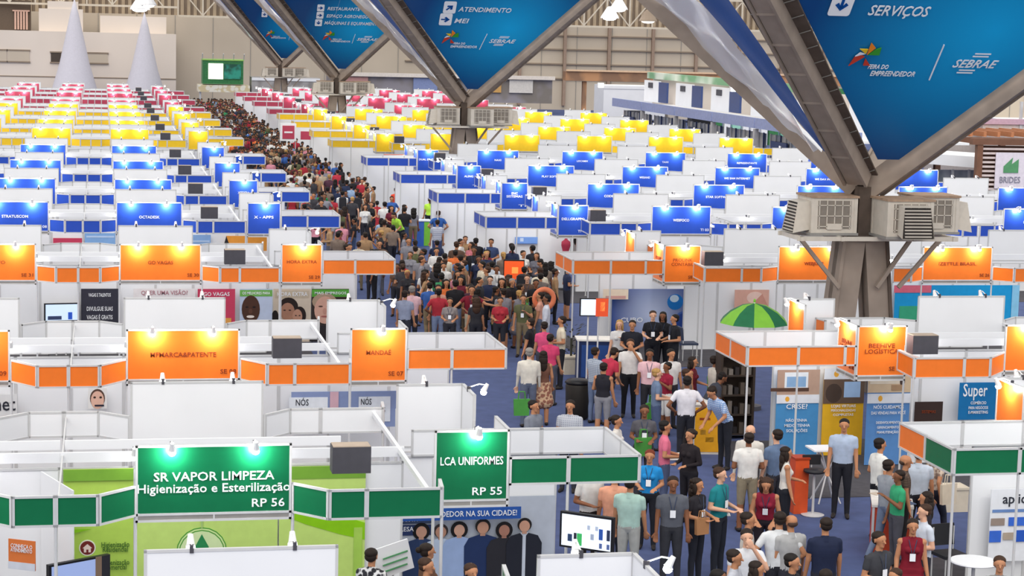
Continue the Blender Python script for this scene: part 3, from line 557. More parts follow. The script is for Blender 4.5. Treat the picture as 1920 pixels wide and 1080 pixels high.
# ------------------------------------------------------------------ people
SK, TOP, SLV, THI, SHI, SHO = range(6)
def rot_x(p, piv, a):
    y, z = p[1]-piv[1], p[2]-piv[2]; return (p[0], piv[1]+y*math.cos(a)-z*math.sin(a), piv[2]+y*math.sin(a)+z*math.cos(a))
def figure(key, L=((-.22, -.02, 1.13), (-.24, -.08, .88)), R=((.22, -.02, 1.13), (.24, -.08, .88)), legL=((-.10, -.01, .5), (-.11, .0, .08)), legR=((.10, -.01, .5), (.11, .0, .08)), lean=0, fem=False, skirt=0, sleeve=.5, bare=False, headyaw=0, sit=False):
    sw = .165 if fem else .19; hw = .088 if fem else .078
    hipz = .93; piv = (0, 0, hipz)
    U = []   # upper body primitives, leaned together
    def cap(p0, r0, p1, r1, tg, up_=True, fl=1): (U if up_ else D).append((tuple(p0), r0, tuple(p1), r1, tg, fl))
    D = []
    cap((-hw, .0, hipz), .105 if not fem else .112, (hw, .0, hipz), .105 if not fem else .112, THI, False, .9)
    prof = [(.95, .075, .104), (1.02, .062, .100), (1.10, .052, .092), (1.18, .060, .096), (1.26, .074, .104), (1.33, .086, .094), (1.385, .105, .066)] if fem else [(.95, .072, .104), (1.02, .070, .104), (1.10, .072, .104), (1.18, .080, .106), (1.26, .092, .110), (1.33, .104, .100), (1.385, .130, .068)]
    zz = .95
    while zz <= 1.386:
        for (za, wa, ra), (zb, wb, rb) in zip(prof, prof[1:]):
            if za <= zz <= zb+1e-6: t_ = (zz-za)/(zb-za); ww = wa+(wb-wa)*t_; rr = ra+(rb-ra)*t_; break
        cap((-ww, .004, zz), rr, (ww, .004, zz), rr, TOP if zz > .97 else THI, zz > .99, .95); zz += .0217
    cap((0, .01, 1.40), .075, (0, .008, 1.44), .06, TOP); cap((0, .01, 1.42), .052, (0, -.005, 1.53), .05, SK)
    if fem: cap((-.06, -.075, 1.27), .055, (-.06, -.075, 1.27), .055, TOP); cap((.06, -.075, 1.27), .055, (.06, -.075, 1.27), .055, TOP)
    # head: skull, jaw, nose, ears, brow
    def hd(p):
        a = math.radians(headyaw); x, y = p[0], p[1]-.0; return (x*math.cos(a)-y*math.sin(a), x*math.sin(a)+y*math.cos(a), p[2])
    for p0, r0, p1, r1 in [((0, .018, 1.635), .083, (0, -.012, 1.63), .080), ((0, -.02, 1.60), .070, (0, -.035, 1.545), .045), ((0, -.045, 1.535), .026, (0, -.062, 1.530), .022),
                           ((0, -.088, 1.612), .012, (0, -.108, 1.585), .014), ((-.076, .008, 1.615), .012, (-.080, .014, 1.585), .010), ((.076, .008, 1.615), .012, (.080, .014, 1.585), .010), ((-.025, -.072, 1.645), .014, (.025, -.072, 1.645), .014)]:
        cap(hd(p0), r0, hd(p1), r1, SK)
    for sx, (el, wr) in ((-1, L), (1, R)):
        sh = Vector((sx*sw, .005, 1.375)); el = Vector(el); wr = Vector(wr); el.x = el.x-sx*(.19-sw)
        ml = sh.lerp(el, sleeve if not bare else .01)
        cap(sh, .058, ml, .054 if sleeve < .9 else .050, SK if bare else TOP); cap(ml, .045, el, .038, SK if not sleeve > .9 else SLV); cap(el, .040, wr, .027, SLV)
        d = (wr-el).normalized(); pn = Vector((0, -1, 0)) if abs(d.y) < .6 else Vector((0, 0, 1)); sd = d.cross(pn).normalized(); pn = sd.cross(d).normalized()
        cap(wr, .026, wr+d*.03, .026, SK)
        for o_ in (-.022, 0, .022): cap(wr+d*.03+sd*o_*.9, .017, wr+d*.085+sd*o_, .015, SK)
        for i, (o_, ln) in enumerate(((-.034, .062), (-.012, .075), (.011, .072), (.033, .055))):
            a_ = wr+d*.09+sd*o_; b_ = a_+d*ln*.5-pn*.006*sx; c_ = b_+d*ln*.45-pn*.022*sx; cap(a_, .0105, b_, .0098, SK); cap(b_, .0098, c_, .0085, SK)
        ts = -1 if sx > 0 else 1
        a_ = wr+d*.035+sd*ts*.03; cap(a_, .013, a_+sd*ts*.028+d*.035, .011, SK); cap(a_+sd*ts*.028+d*.035, .011, a_+sd*ts*.034+d*.062, .009, SK)
    if lean: U = [(rot_x(p0, piv, -lean if False else lean), r0, rot_x(p1, piv, lean), r1, tg, fl) for p0, r0, p1, r1, tg, fl in U]
    for sx, (kn, an) in ((-1, legL), (1, legR)):
        hp = (sx*(hw+.005), 0, .90); kn = Vector(kn); an = Vector(an)
        cap(hp, .098, Vector(hp).lerp(kn, .5), .084, THI, False); cap(Vector(hp).lerp(kn, .5), .084, kn, .064, THI, False)
        md = kn.lerp(an, .35)+Vector((0, .012, 0)); cap(kn, .060, md, .058, SHI, False); cap(md, .058, an, .046, SHI, False)
        tz = max(.035, an.z-.045); cap(an+Vector((0, .025, -.035)), .042, an+Vector((sx*.012, -.07, -.045)), .040, SHO, False); cap(an+Vector((sx*.012, -.07, -.048)), .038, an+Vector((sx*.02, -.145, -.052)), .030, SHO, False)
    if skirt:
        for i in range(5):
            f_ = i/4; z = .95-(.95-skirt)*f_; r = .12+.05*f_; cap((-.07-.03*f_, 0, z), r, (.07+.03*f_, 0, z), r, THI, False, .85)
    prim = U+D
    # surface: capsules fused by a voxel remesh into one continuous skin
    vs_ = []; fs = []
    for p0, r0, p1, r1, tg, fl in prim:
        p0 = Vector(p0); p1 = Vector(p1); d = p1-p0
        if d.length < 1e-5: d = Vector((0, 0, 1e-4)); p1 = p0+d
        dn = d.normalized(); a = dn.orthogonal().normalized(); b_ = dn.cross(a); n = 12 if r0 > .03 else 8; base = len(vs_); rings = []
        for k_ in range(1, 4): t_ = -PI/2+PI/2*k_/4; rings.append((p0+dn*r0*math.sin(t_), r0*math.cos(t_)))
        rings.append((p0, r0)); rings.append((p1, r1))
        for k_ in range(1, 4): t_ = PI/2*k_/4; rings.append((p1+dn*r1*math.sin(t_), r1*math.cos(t_)))
        for c_, r in rings:
            for i in range(n):
                t_ = 2*PI*i/n; v = a*math.cos(t_)*r+b_*math.sin(t_)*r; v.y *= fl; vs_.append(tuple(c_+v))
        m_ = len(rings); vs_.append(tuple(p0-dn*r0)); vs_.append(tuple(p1+dn*r1)); e = len(vs_)
        for j in range(m_-1):
            for i in range(n): fs.append((base+j*n+i, base+j*n+(i+1) % n, base+(j+1)*n+(i+1) % n, base+(j+1)*n+i))
        for i in range(n): fs.append((e-2, base+(i+1) % n, base+i)); fs.append((base+(m_-1)*n+i, base+(m_-1)*n+(i+1) % n, e-1))
    me = bpy.data.meshes.new('person'); me.from_pydata(vs_, [], fs); o = bpy.data.objects.new('tmp', me); C.objects.link(o)
    md = o.modifiers.new('r', 'REMESH'); md.mode = 'VOXEL'; md.voxel_size = .0085; md.adaptivity = 0
    md = o.modifiers.new('s', 'SMOOTH'); md.factor = .5; md.iterations = 3
    md = o.modifiers.new('d', 'DECIMATE'); md.ratio = .17
    dg = bpy.context.evaluated_depsgraph_get(); out = bpy.data.meshes.new_from_object(o.evaluated_get(dg)); bpy.data.objects.remove(o); bpy.data.meshes.remove(me)
    n = len(out.polygons); c = np.empty(n*3); out.polygons.foreach_get('center', c); c = c.reshape(-1, 3); best = np.full(n, 1e9); tg_ = np.zeros(n, int)
    for p0, r0, p1, r1, tg, fl in prim:
        a = np.array(p0); b_ = np.array(p1)-a; L2 = max(b_@b_, 1e-9); t_ = np.clip(((c-a)@b_)/L2, 0, 1); dd = np.linalg.norm(c-(a+t_[:, None]*b_), axis=1)-(r0+(r1-r0)*t_)
        k_ = dd < best; best[k_] = dd[k_]; tg_[k_] = tg
    base_m = mat('cloth_base', '888888')
    for i in range(6): out.materials.append(base_m)
    out.polygons.foreach_set('material_index', tg_); out.polygons.foreach_set('use_smooth', [True]*n); out.name = 'person'; out.update()
    hm = Matrix.Translation(piv) @ Matrix.Rotation(lean, 4, 'X') @ Matrix.Translation((-piv[0], -piv[1], -piv[2])) if lean else Matrix.Identity(4)
    return dict(mesh=out, head=hm @ Matrix.Rotation(math.radians(headyaw), 4, 'Z'), chest=hm, fem=fem)
F = {}
FR = dict(L=((-.25, .03, 1.13), (-.13, -.22, 1.10)), R=((.25, .03, 1.13), (.13, -.22, 1.10)))     # hands joined in front
F['stand'] = figure('stand'); F['standf'] = figure('standf', fem=True)
F['long'] = figure('long', sleeve=.97)
F['front'] = figure('front', **FR); F['frontf'] = figure('frontf', fem=True, **FR)
F['frontlong'] = figure('frontlong', sleeve=.97, **FR)
WK = dict(legL=((-.10, -.14, .52), (-.11, -.22, .09)), legR=((.10, .06, .50), (.11, .27, .14)))
F['walk'] = figure('walk', L=((-.24, .12, 1.14), (-.25, .10, .90)), R=((.24, -.10, 1.14), (.22, -.26, .98)), **WK)
F['walkf'] = figure('walkf', fem=True, L=((-.24, .12, 1.14), (-.25, .10, .90)), R=((.24, -.10, 1.14), (.22, -.26, .98)), **WK)
F['phone'] = figure('phone', R=((.25, -.05, 1.13), (.10, -.25, 1.28)), headyaw=8); F['phonef'] = figure('phonef', fem=True, R=((.25, -.05, 1.13), (.10, -.25, 1.28)))
F['drink'] = figure('drink', R=((.26, -.14, 1.22), (.07, -.20, 1.50)))
F['tank'] = figure('tank', fem=True, bare=True, R=((.25, -.02, 1.13), (.14, -.24, 1.10)))
F['dress'] = figure('dress', fem=True, bare=True, skirt=.55, L=((-.24, -.0, 1.12), (-.23, -.10, .88)))
F['blazer'] = figure('blazer', fem=True, sleeve=.97, **FR)
F['lean'] = figure('lean', lean=.55, L=((-.24, -.10, 1.16), (-.16, -.36, 1.10)), R=((.24, -.10, 1.16), (.16, -.36, 1.10)), sleeve=.6)
F['leanf'] = figure('leanf', lean=.35, fem=True, bare=True, L=((-.25, -.06, 1.13), (-.14, -.24, 1.06)), R=((.25, -.06, 1.13), (.14, -.24, 1.06)))
F['reach'] = figure('reach', L=((-.36, -.10, 1.22), (-.52, -.22, 1.10)), R=((.38, -.12, 1.25), (.62, -.20, 1.22)))
F['hips'] = figure('hips', L=((-.36, .06, 1.14), (-.21, -.07, 1.0)), R=((.36, .06, 1.14), (.21, -.07, 1.0)))
F['far'] = F['stand']
def hair_mesh(kind):
    def f():
        q = MB(); Hh = mat('hair_base', '1c1512')
        if kind == 'bald': q.ell((0, .05, 1.60), (.078, .06, .05), Hh, 12, 8)
        else:
            q.ell((0, .027, 1.662), (.090, .100, .070), Hh, 14, 9)
            if kind == 'short': q.ell((0, .045, 1.615), (.084, .070, .075), Hh, 14, 8)
            if kind in ('long', 'curly'):
                w_ = 1 if kind == 'long' else 1.25
                for (x, y, z, rx, ry, rz_) in [(0, .05, 1.60, .095*w_, .07*w_, .10), (0, .075, 1.50, .10*w_, .055*w_, .12), (0, .085, 1.38, .09*w_, .04*w_, .13), (-.075, .01, 1.56, .028*w_, .045, .10), (.075, .01, 1.56, .028*w_, .045, .10)]: q.ell((x, y, z), (rx, ry, rz_), Hh, 12, 8)
                if kind == 'curly':
                    R2 = random.Random(3)
                    for i in range(26): a = R2.random()*2*PI; z = 1.40+.3*R2.random(); q.ell((.09*math.cos(a), .055+.05*math.sin(a), z), (.035, .035, .04), Hh, 7, 5)
            if kind == 'tied':
                q.ell((0, .045, 1.615), (.086, .070, .080), Hh, 14, 8); q.ell((0, .135, 1.64), (.042, .042, .042), Hh, 10, 7)
            if kind == 'tail':
                q.ell((0, .045, 1.615), (.086, .070, .080), Hh, 14, 8); q.ell((0, .13, 1.56), (.034, .036, .12), Hh, 10, 7)
        return q.mesh('hair', True)
    return cached(('hair', kind), f)
def face_meshes():
    def f():
        out = []
        for sx in (-1, 1): q = MB(); q.ell((sx*.030, -.087, 1.622), (.0075, .004, .0045), mat('eye_dark', '3a2a22', noise=0), 8, 5); out.append(q.mesh('eye', True))
        q = MB(); q.ell((0, -.083, 1.553), (.018, .006, .005), mat('lip', 'a0625a', noise=0), 8, 5); out.append(q.mesh('mouth', True)); return out
    return cached('face', f)
BADGE = cached('badge', lambda: (lambda q: (q.box((0, -.125, 1.17), (.085, .006, .115), TXTW), q.beam((-.01, -.124, 1.22), (-.06, -.075, 1.43), .012, .004, mat('lanyard', '3a4660')), q.beam((.01, -.124, 1.22), (.06, -.075, 1.43), .012, .004, mat('lanyard', '3a4660')), q.mesh('badge'))[-1])(MB()))
SKIN = {'l': 'd9a88c', 'm': 'b9825f', 'd': '84563c', 'k': '5a3a2a'}
HAIR = {'black': '191412', 'brown': '3d281c', 'dark': '261b15', 'grey': '8d8882', 'blond': 'b08a52', 'red': '6e2f1c', 'bald': '4a362c'}
def clothmat(h):
    if '/' in h: a, b_, k = h.split('/'); return mat('cloth', a, .85, kind=k, h2=b_, scale={'check': 8, 'stripe': 7, 'voronoi': 14}[k])
    return mat('cloth', h, .85, noise=.10, scale=9)
PN = 0
def person(pos, fig, rz, top, low, hair='short', hc='black', skin='m', label='', h=1.72, shoes='2a2422', lowskin=False, slv=None, face=True, badge=False, group='visitors in the near aisle'):
    f_ = F[fig]; o = link('person', f_['mesh'], None, (pos[0], pos[1], 0), math.radians(rz)); s = h/1.72; o.scale = (s*(1 if h > 1.5 else 1.05),)*2+(s,)
    sk = mat('skin', SKIN[skin], .6, noise=.04)
    longs = fig in ('long', 'frontlong', 'blazer')
    ms = [sk, clothmat(top), clothmat(slv) if slv else (clothmat(top) if longs else sk), clothmat(low), sk if lowskin else clothmat(low), mat('shoe', shoes)]
    for i, m_ in enumerate(ms): o.material_slots[i].link = 'OBJECT'; o.material_slots[i].material = m_
    tag(o, label, 'person', group)
    hm = link('hair', hair_mesh(hair), o); hm.matrix_local = f_['head']; hm.material_slots[0].link = 'OBJECT'; hm.material_slots[0].material = mat('hair', HAIR[hc], .7, noise=.15, scale=20)
    if face:
        for me in face_meshes(): e = link(me.name.split('.')[0], me, o); e.matrix_local = f_['head']
    if badge: e = link('badge', BADGE, o); e.matrix_local = f_['chest']
    return o

NEAR = [
 ((8.86, 31.24, 1.66), 'frontf', -20, '1f86c8', '20222a', 'tied', 'red', 'm', 'woman in bright blue shirt with badge beside the green corner fascia', dict(h=1.66, badge=True, slv=None)),
 ((8.58, 28.90, 1.74), 'stand', -10, '5a5d66', '33343a', 'short', 'dark', 'd', 'man in dark grey tee with white badge facing the camera beside the woman in black', dict(badge=True, h=1.74)),
 ((9.04, 29.10, 1.66), 'frontf', 40, '26242a', '23252e', 'curly', 'dark', 'm', 'curly-haired woman in black top with badge and tan shoulder bag', dict(h=1.66, badge=True)),
 ((9.49, 29.38, 1.76), 'front', 45, '1c7f86', '23262f', 'short', 'brown', 'l', 'man in teal polo and dark jeans looking down at a leaflet', dict(h=1.76, badge=True)),
 ((7.93, 29.00, 1.74), 'stand', 150, 'a9c8be', 'a7a8a4', 'short', 'dark', 'm', 'man in pale mint shirt and pale trousers seen from behind by the monitor', dict(h=1.74)),
 ((7.55, 29.99, 1.74), 'front', 20, 'd6d6d2', '26211f', 'short', 'dark', 'd', 'man in white shirt holding a phone below the green fascia strip', dict(h=1.74)),
 ((7.86, 29.68, 1.70), 'stand', 170, 'e0a184', '2b2d38', 'short', 'black', 'm', 'man in peach shirt behind the mint-shirted man', dict(h=1.7)),
 ((9.74, 33.39, 1.72), 'front', 80, 'd8708a', '4c5570', 'short', 'black', 'm', 'man in pink polo turned right holding papers', dict(h=1.72)),
 ((10.02, 32.80, 1.68), 'blazer', -60, '221c20', '1c1a20', 'tied', 'dark', 'm', 'woman in black blazer with red scarf beside the yellow counter', dict(h=1.68)),
 ((9.76, 34.87, 1.72), 'frontf', -10, '55545a', '3a3a42', 'short', 'dark', 'd', 'man in charcoal tee with badge above the white fascia corner', dict(h=1.72, badge=True)),
 ((9.08, 34.25, 1.66), 'standf', 60, 'd4d0ca', '3a3c48', 'tied', 'dark', 'm', 'woman in white blouse with tied hair just behind the white fascia ring', dict(h=1.66)),
 ((10.87, 32.15, 1.74), 'front', 172, 'dcdad6', '8a7f6a', 'short', 'dark', 'd', 'man in plain white tee and khaki shorts seen from behind', dict(h=1.74, lowskin=True)),
 ((11.11, 32.80, 1.74), 'long', -30, 'cfcac2', '3a3a40', 'bald', 'bald', 'l', 'balding man in pale shirt facing the man in khaki shorts', dict(h=1.74)),
 ((11.42, 32.29, 1.76), 'stand', 200, '5f7391', '33343c', 'short', 'dark', 'l', 'man in slate blue shirt seen from behind beside the blue poster', dict(h=1.76)),
 ((11.29, 31.39, 1.64), 'tank', 80, 'd8d4cc', '1e2028', 'long', 'dark', 'm', 'long-haired woman in white sleeveless top by the tall orange bin', dict(h=1.64)),
 ((10.26, 29.40, 1.62), 'leanf', -20, '8a1f36', '2a2228', 'curly', 'brown', 'm', 'curly woman in dark red tank top leaning forward with a badge', dict(h=1.66, badge=True)),
 ((12.03, 37.05, 1.60), 'lean', -70, '7ea0d0/dfe6f2/check', '22242c', 'short', 'dark', 'm', 'man in blue checked shirt leaning over the yellow counter', dict(h=1.78)),
 ((11.41, 37.70, 1.76), 'hips', 170, 'dcdae0', '23242c', 'short', 'black', 'd', 'man in white shirt seen from behind left of the yellow counter', dict(h=1.76)),
 ((9.43, 26.40, 1.78), 'hips', 170, 'd2d4d6', '26262e', 'short', 'dark', 'm', 'broad man in white dress shirt seen from behind, bottom centre group', dict(h=1.78)),
 ((9.59, 26.36, 1.74), 'stand', 190, 'a8a8a8', '30313a', 'bald', 'bald', 'm', 'bald man in grey shirt beside the broad man in white', dict(h=1.74)),
 ((9.04, 26.62, 1.72), 'long', 70, 'cfc8be', '2f2f38', 'short', 'dark', 'm', 'man in beige shirt turned right behind the bearded man', dict(h=1.72)),
 ((8.68, 25.59, 1.74), 'drink', -10, 'd8dade', '2a2c38', 'short', 'dark', 'l', 'bearded man in white shirt and dark tie, hand to mouth', dict(h=1.74)),
 ((8.20, 24.62, 1.72), 'long', 60, 'b9bcc6', '2a2c38', 'short', 'dark', 'm', 'man with lanyard in pale grey shirt cut by the bottom edge', dict(h=1.72)),
 ((8.38, 24.23, 1.66), 'standf', 60, '4a3a3c', '2a2c38', 'long', 'dark', 'm', 'dark-haired woman cut by the bottom edge, right of the lanyard man', dict(h=1.66)),
 ((8.87, 24.25, 1.74), 'blazer', 50, '22232a', '22232a', 'short', 'black', 'm', 'man in black suit cut by the bottom edge', dict(h=1.74)),
 ((9.10, 23.63, 1.70), 'stand', 150, '6a5a50', '2a2c38', 'short', 'dark', 'm', 'top of a brown-haired head at the bottom edge below the navy tee', dict(h=1.7)),
 ((10.00, 26.07, 1.76), 'stand', 175, '1e2640', '2a2c36', 'short', 'dark', 'm', 'man in navy tee with white back print seen from behind', dict(h=1.76)),
 ((7.73, 23.81, 1.68), 'stand', 60, '3a3438', '2a2c38', 'short', 'black', 'd', 'black-haired head at the bottom edge left of the lanyard man', dict(h=1.68)),
 ((12.92, 32.99, 1.78), 'stand', -22, 'a9b8cf', '1f2028', 'short', 'black', 'm', 'tall man in light blue shirt and black trousers facing the camera', dict(h=1.78)),
 ((12.96, 31.39, 1.76), 'front', 100, 'dcdcd8', '1a1a20', 'short', 'black', 'm', 'man in white rolled-sleeve shirt and black trousers turned right', dict(h=1.76)),
 ((12.53, 29.54, 1.62), 'phone', -90, '35a070', '4a4a52', 'short', 'dark', 'd', 'boy in green tee turned left by the red-edged table', dict(h=1.62)),
 ((12.51, 29.89, 1.72), 'walk', 110, '8f949c', '66738c', 'short', 'dark', 'm', 'striding man in grey shirt and blue jeans behind the boy in green', dict(h=1.72)),
 ((12.90, 30.14, 1.74), 'stand', 70, '4e4038/6a5a4c/check', '2c2a2c', 'bald', 'bald', 'm', 'older man in brown checked shirt behind the boy in green', dict(h=1.74)),
 ((13.35, 30.65, 1.74), 'stand', 150, 'b7c2d0', '26262e', 'short', 'dark', 'm', 'man in pale blue shirt under the orange fascia panel', dict(h=1.74)),
 ((13.85, 31.08, 1.66), 'walkf', 110, '8a7468/c8b8a8/voronoi', '262a38', 'tail', 'dark', 'm', 'woman in patterned blouse and jeans with cream bag under the green fascia', dict(h=1.66)),
 ((11.81, 26.84, 1.72), 'front', -85, 'c5ccd8', '2a2c38', 'short', 'brown', 'l', 'man in pale shirt turned left beside the woman in dark red', dict(h=1.72)),
 ((12.28, 27.88, 1.66), 'standf', -100, '2c2830', '1e1e26', 'curly', 'dark', 'm', 'dark-haired woman in black behind the pale-shirted man', dict(h=1.66)),
 ((10.48, 25.25, 1.74), 'front', 25, '3a3b40', '2a2c38', 'short', 'dark', 'm', 'man in black grey tee with badge before the red-edged table', dict(h=1.74, badge=True)),
 ((11.38, 26.22, 1.66), 'dress', -15, '7a1426', '7a1426', 'tied', 'dark', 'm', 'woman in dark red strappy dress with white badge', dict(h=1.66, badge=True, lowskin=True)),
 ((11.76, 24.18, 1.64), 'standf', -20, '8a8a8a', '2a2c38', 'tied', 'brown', 'm', 'woman with tied hair at the bottom right corner', dict(h=1.64)),
 ((10.15, 23.89, 1.60), 'standf', -60, '9a7a6a', '2a2c38', 'short', 'brown', 'm', 'brown-haired head at the bottom edge below the woman in red', dict(h=1.6)),
 ((12.19, 46.03, 1.68), 'phonef', -20, 'd8d6d4', '221f24', 'long', 'blond', 'l', 'blond woman in white blouse by the dark blue counter', dict(h=1.68)),
 ((12.37, 45.52, 1.74), 'front', -20, '1e2028', '1e2028', 'short', 'dark', 'm', 'man in black polo beside the blond woman', dict(h=1.74)),
 ((13.29, 47.00, 1.76), 'frontf', -10, '1c1d24', '1c1d24', 'short', 'brown', 'l', 'brown-haired man in black polo with badge before the blue sphere wall', dict(h=1.76, badge=True)),
 ((13.61, 47.23, 1.70), 'frontf', -25, '1a1b22', '1a1b22', 'long', 'black', 'd', 'long-haired woman in black polo with badge before the blue sphere wall', dict(h=1.7, badge=True)),
 ((13.69, 46.48, 1.74), 'front', -80, '1c1d24', '1c1d24', 'short', 'black', 'm', 'man in black polo turned left, rightmost before the blue sphere wall', dict(h=1.74, badge=True)),
 ((11.52, 42.51, 1.76), 'drink', -15, 'dddbd8', '17171c', 'short', 'brown', 'm', 'man in white tee and black trousers drinking from a cup', dict(h=1.76)),
 ((11.64, 41.32, 1.72), 'stand', -15, 'e0b6bc', '2a2a30', 'short', 'black', 'd', 'man in pale pink tee with lanyard right of the drinking man', dict(h=1.72, badge=True)),
 ((11.15, 38.96, 1.70), 'front', 85, '6a7c98', '4a5878', 'short', 'blond', 'l', 'fair-haired person in slate blue tee turned right', dict(h=1.7)),
 ((11.78, 40.43, 1.55), 'phonef', -70, '8e1a34', 'd8d6d2', 'short', 'black', 'd', 'short person in dark red tee and white shorts', dict(h=1.58, lowskin=True)),
 ((12.08, 41.17, 1.74), 'stand', 15, 'dedcda', '34343c', 'short', 'black', 'm', 'man in white tee behind the short person in dark red', dict(h=1.74)),
 ((12.42, 40.64, 1.66), 'tank', 60, '6a1a28', '2a262c', 'long', 'dark', 'm', 'long-haired woman in maroon sleeveless top left of the orange ring booth', dict(h=1.66)),
 ((11.76, 38.86, 1.70), 'front', 60, '6f625a', '3a3636', 'short', 'brown', 'm', 'man in brown tee just behind the white shirt seen from behind', dict(h=1.7)),
 ((12.83, 40.39, 1.72), 'stand', 100, 'c8c0b6', '33343c', 'short', 'dark', 'd', 'man in cream tee with green bag beneath the orange ring corner', dict(h=1.72)),
 ((12.20, 38.97, 1.70), 'lean', 90, '3a3d48', '2c2e38', 'short', 'black', 'd', 'stooping man in dark blue left of the orange ring post', dict(h=1.7)),
 ((10.78, 46.14, 1.76), 'front', -95, 'd9cfb8', '22232a', 'short', 'dark', 'm', 'man in cream short-sleeved shirt and dark trousers turned left', dict(h=1.76)),
 ((10.29, 45.82, 1.68), 'standf', 175, 'd4507a', '3a3c48', 'short', 'dark', 'm', 'woman in bright pink top seen from behind', dict(h=1.68)),
 ((10.04, 44.02, 1.66), 'standf', 150, 'c83f68', '4a4c58', 'tied', 'dark', 'm', 'woman in deep pink top behind the woman in patterned skirt', dict(h=1.66)),
 ((9.36, 41.71, 1.64), 'dress', 175, '6e4a3c', '8a5a4a/c8a888/voronoi', 'long', 'dark', 'm', 'long-haired woman in patterned brown dress seen from behind', dict(h=1.64, lowskin=True)),
 ((9.01, 41.53, 1.74), 'long', 172, 'd5d0c4', '5c6478', 'short', 'grey', 'l', 'grey-haired man in long-sleeved white shirt and grey trousers seen from behind', dict(h=1.74)),
 ((10.06, 46.36, 1.68), 'standf', -120, '1e1f26', '23242c', 'short', 'dark', 'm', 'woman in black standing left of the pink tops', dict(h=1.68)),
 ((11.31, 50.19, 1.74), 'long', -100, 'c9ccd6', '9aa2b4', 'short', 'black', 'd', 'man in pale shirt beside the green shopping bag', dict(h=1.74)),
 ((11.39, 51.34, 1.66), 'standf', -110, 'd29a86', '5c6478', 'tied', 'dark', 'm', 'woman in salmon top beside the man in pale shirt', dict(h=1.66)),
 ((10.28, 39.99, 1.66), 'tank', 150, '23222a', '8a8a90', 'short', 'dark', 'm', 'woman in black tank top and grey shorts left of the counter', dict(h=1.66, lowskin=True)),
 ((10.69, 41.73, 1.72), 'lean', 120, 'b8324a', '4a5a80', 'short', 'dark', 'm', 'stooping man in red polo and blue jeans at the counter', dict(h=1.76)),
 ((10.55, 41.79, 1.70), 'stand', 120, '8a94a4/c8ced8/check', '6a7894', 'short', 'dark', 'm', 'man in grey checked shirt left of the red polo', dict(h=1.7)),
 ((7.81, 35.48, 1.72), 'stand', 40, '7a7f8a', '33353f', 'short', 'black', 'm', 'man in grey tee with head turned right above the white fascia ring', dict(h=1.72)),
 ((8.49, 35.44, 1.72), 'stand', -25, 'b8bcc4/8a90a0/check', '33353f', 'short', 'dark', 'm', 'man in grey white checked shirt above the white fascia ring', dict(h=1.72)),
 ((9.71, 52.22, 1.72), 'reach', -10, '7a1a2c', 'b0a894', 'short', 'dark', 'm', 'man in maroon shirt and beige trousers with outstretched arms', dict(h=1.72, badge=True)),
 ((8.89, 52.77, 1.68), 'phonef', -5, 'c09080', '4a5670', 'long', 'dark', 'm', 'long-haired woman in tan top with green bag and jeans', dict(h=1.68)),
 ((8.92, 51.08, 1.50), 'frontf', -10, '8a8280', '2c2c34', 'short', 'dark', 'm', 'short girl in grey tee with badge before the maroon shirt', dict(h=1.55, badge=True)),
 ((8.06, 52.08, 1.74), 'stand', 175, 'dcb4bc', '2e303a', 'short', 'grey', 'm', 'man in pale pink shirt seen from behind by the bright arm lamp', dict(h=1.74)),
 ((7.78, 51.40, 1.70), 'stand', 150, '8a92a8', '2e303a', 'short', 'dark', 'm', 'man in grey blue shirt left of the pale pink shirt', dict(h=1.7)),
 ((10.79, 53.53, 1.76), 'front', -15, '2a2426', '26262e', 'curly', 'dark', 'm', 'tall dark-clad visitor with red shirt front right of the maroon shirt', dict(h=1.76, badge=True)),
 ((10.00, 56.08, 1.66), 'frontf', 5, 'c07a8a', '3a3c48', 'long', 'dark', 'm', 'woman in dusty pink top behind the maroon shirt', dict(h=1.66)),
 ((10.86, 56.12, 1.78), 'stand', -100, '6e6660', '3a3a44', 'short', 'brown', 'm', 'tall man in grey brown tee turned left behind the maroon shirt', dict(h=1.78)),
 ((10.31, 54.26, 1.70), 'front', 60, '2c2d34', '22232c', 'short', 'black', 'm', 'man in black tee between the maroon shirt and the dark-clad visitor', dict(h=1.7)),
 ((12.52, 85.97, 1.72), 'standf', 190, 'd84a30', '3a3c48', 'short', 'black', 'm', 'person in orange red shirt with green bag by the white vehicle', dict(h=1.72)),
 ((13.26, 81.27, 1.70), 'standf', 178, 'b8e84a', '22242c', 'tail', 'brown', 'm', 'attendant in lime yellow vest with ponytail near the blue counter', dict(h=1.7)),
 ((11.17, 75.21, 1.68), 'lean', -60, 'a8dc48', '22242c', 'short', 'dark', 'm', 'bending attendant in lime yellow vest left of the blue counter', dict(h=1.72)),
 ((12.48, 74.42, 1.76), 'hips', 170, '2f5aa0', '33363f', 'short', 'brown', 'm', 'heavy man in royal blue shirt behind the striped shirt', dict(h=1.76)),
 ((11.94, 71.38, 1.70), 'stand', 178, 'e0e2e8/4a5270/stripe', '3a4468', 'short', 'dark', 'm', 'person in black and white striped shirt by the blue counter', dict(h=1.7)),
 ((9.08, 83.87, 1.72), 'stand', 178, '2a8a50', '33343c', 'short', 'dark', 'm', 'visitor in green tee with black backpack seen from behind', dict(h=1.72)),
 ((9.92, 83.71, 1.74), 'stand', 178, 'e0e0e0', '33343c', 'short', 'black', 'm', 'visitor in white tee with dark backpack seen from behind', dict(h=1.74)),
 ((10.50, 83.46, 1.72), 'stand', 178, '4a4040', '33343c', 'short', 'dark', 'm', 'visitor in brown tee with large dark backpack seen from behind', dict(h=1.72)),
 ((9.57, 94.01, 1.74), 'stand', 178, 'e4e4e4', '3a3c48', 'short', 'black', 'm', 'man in plain white tee seen from behind in mid aisle', dict(h=1.74)),
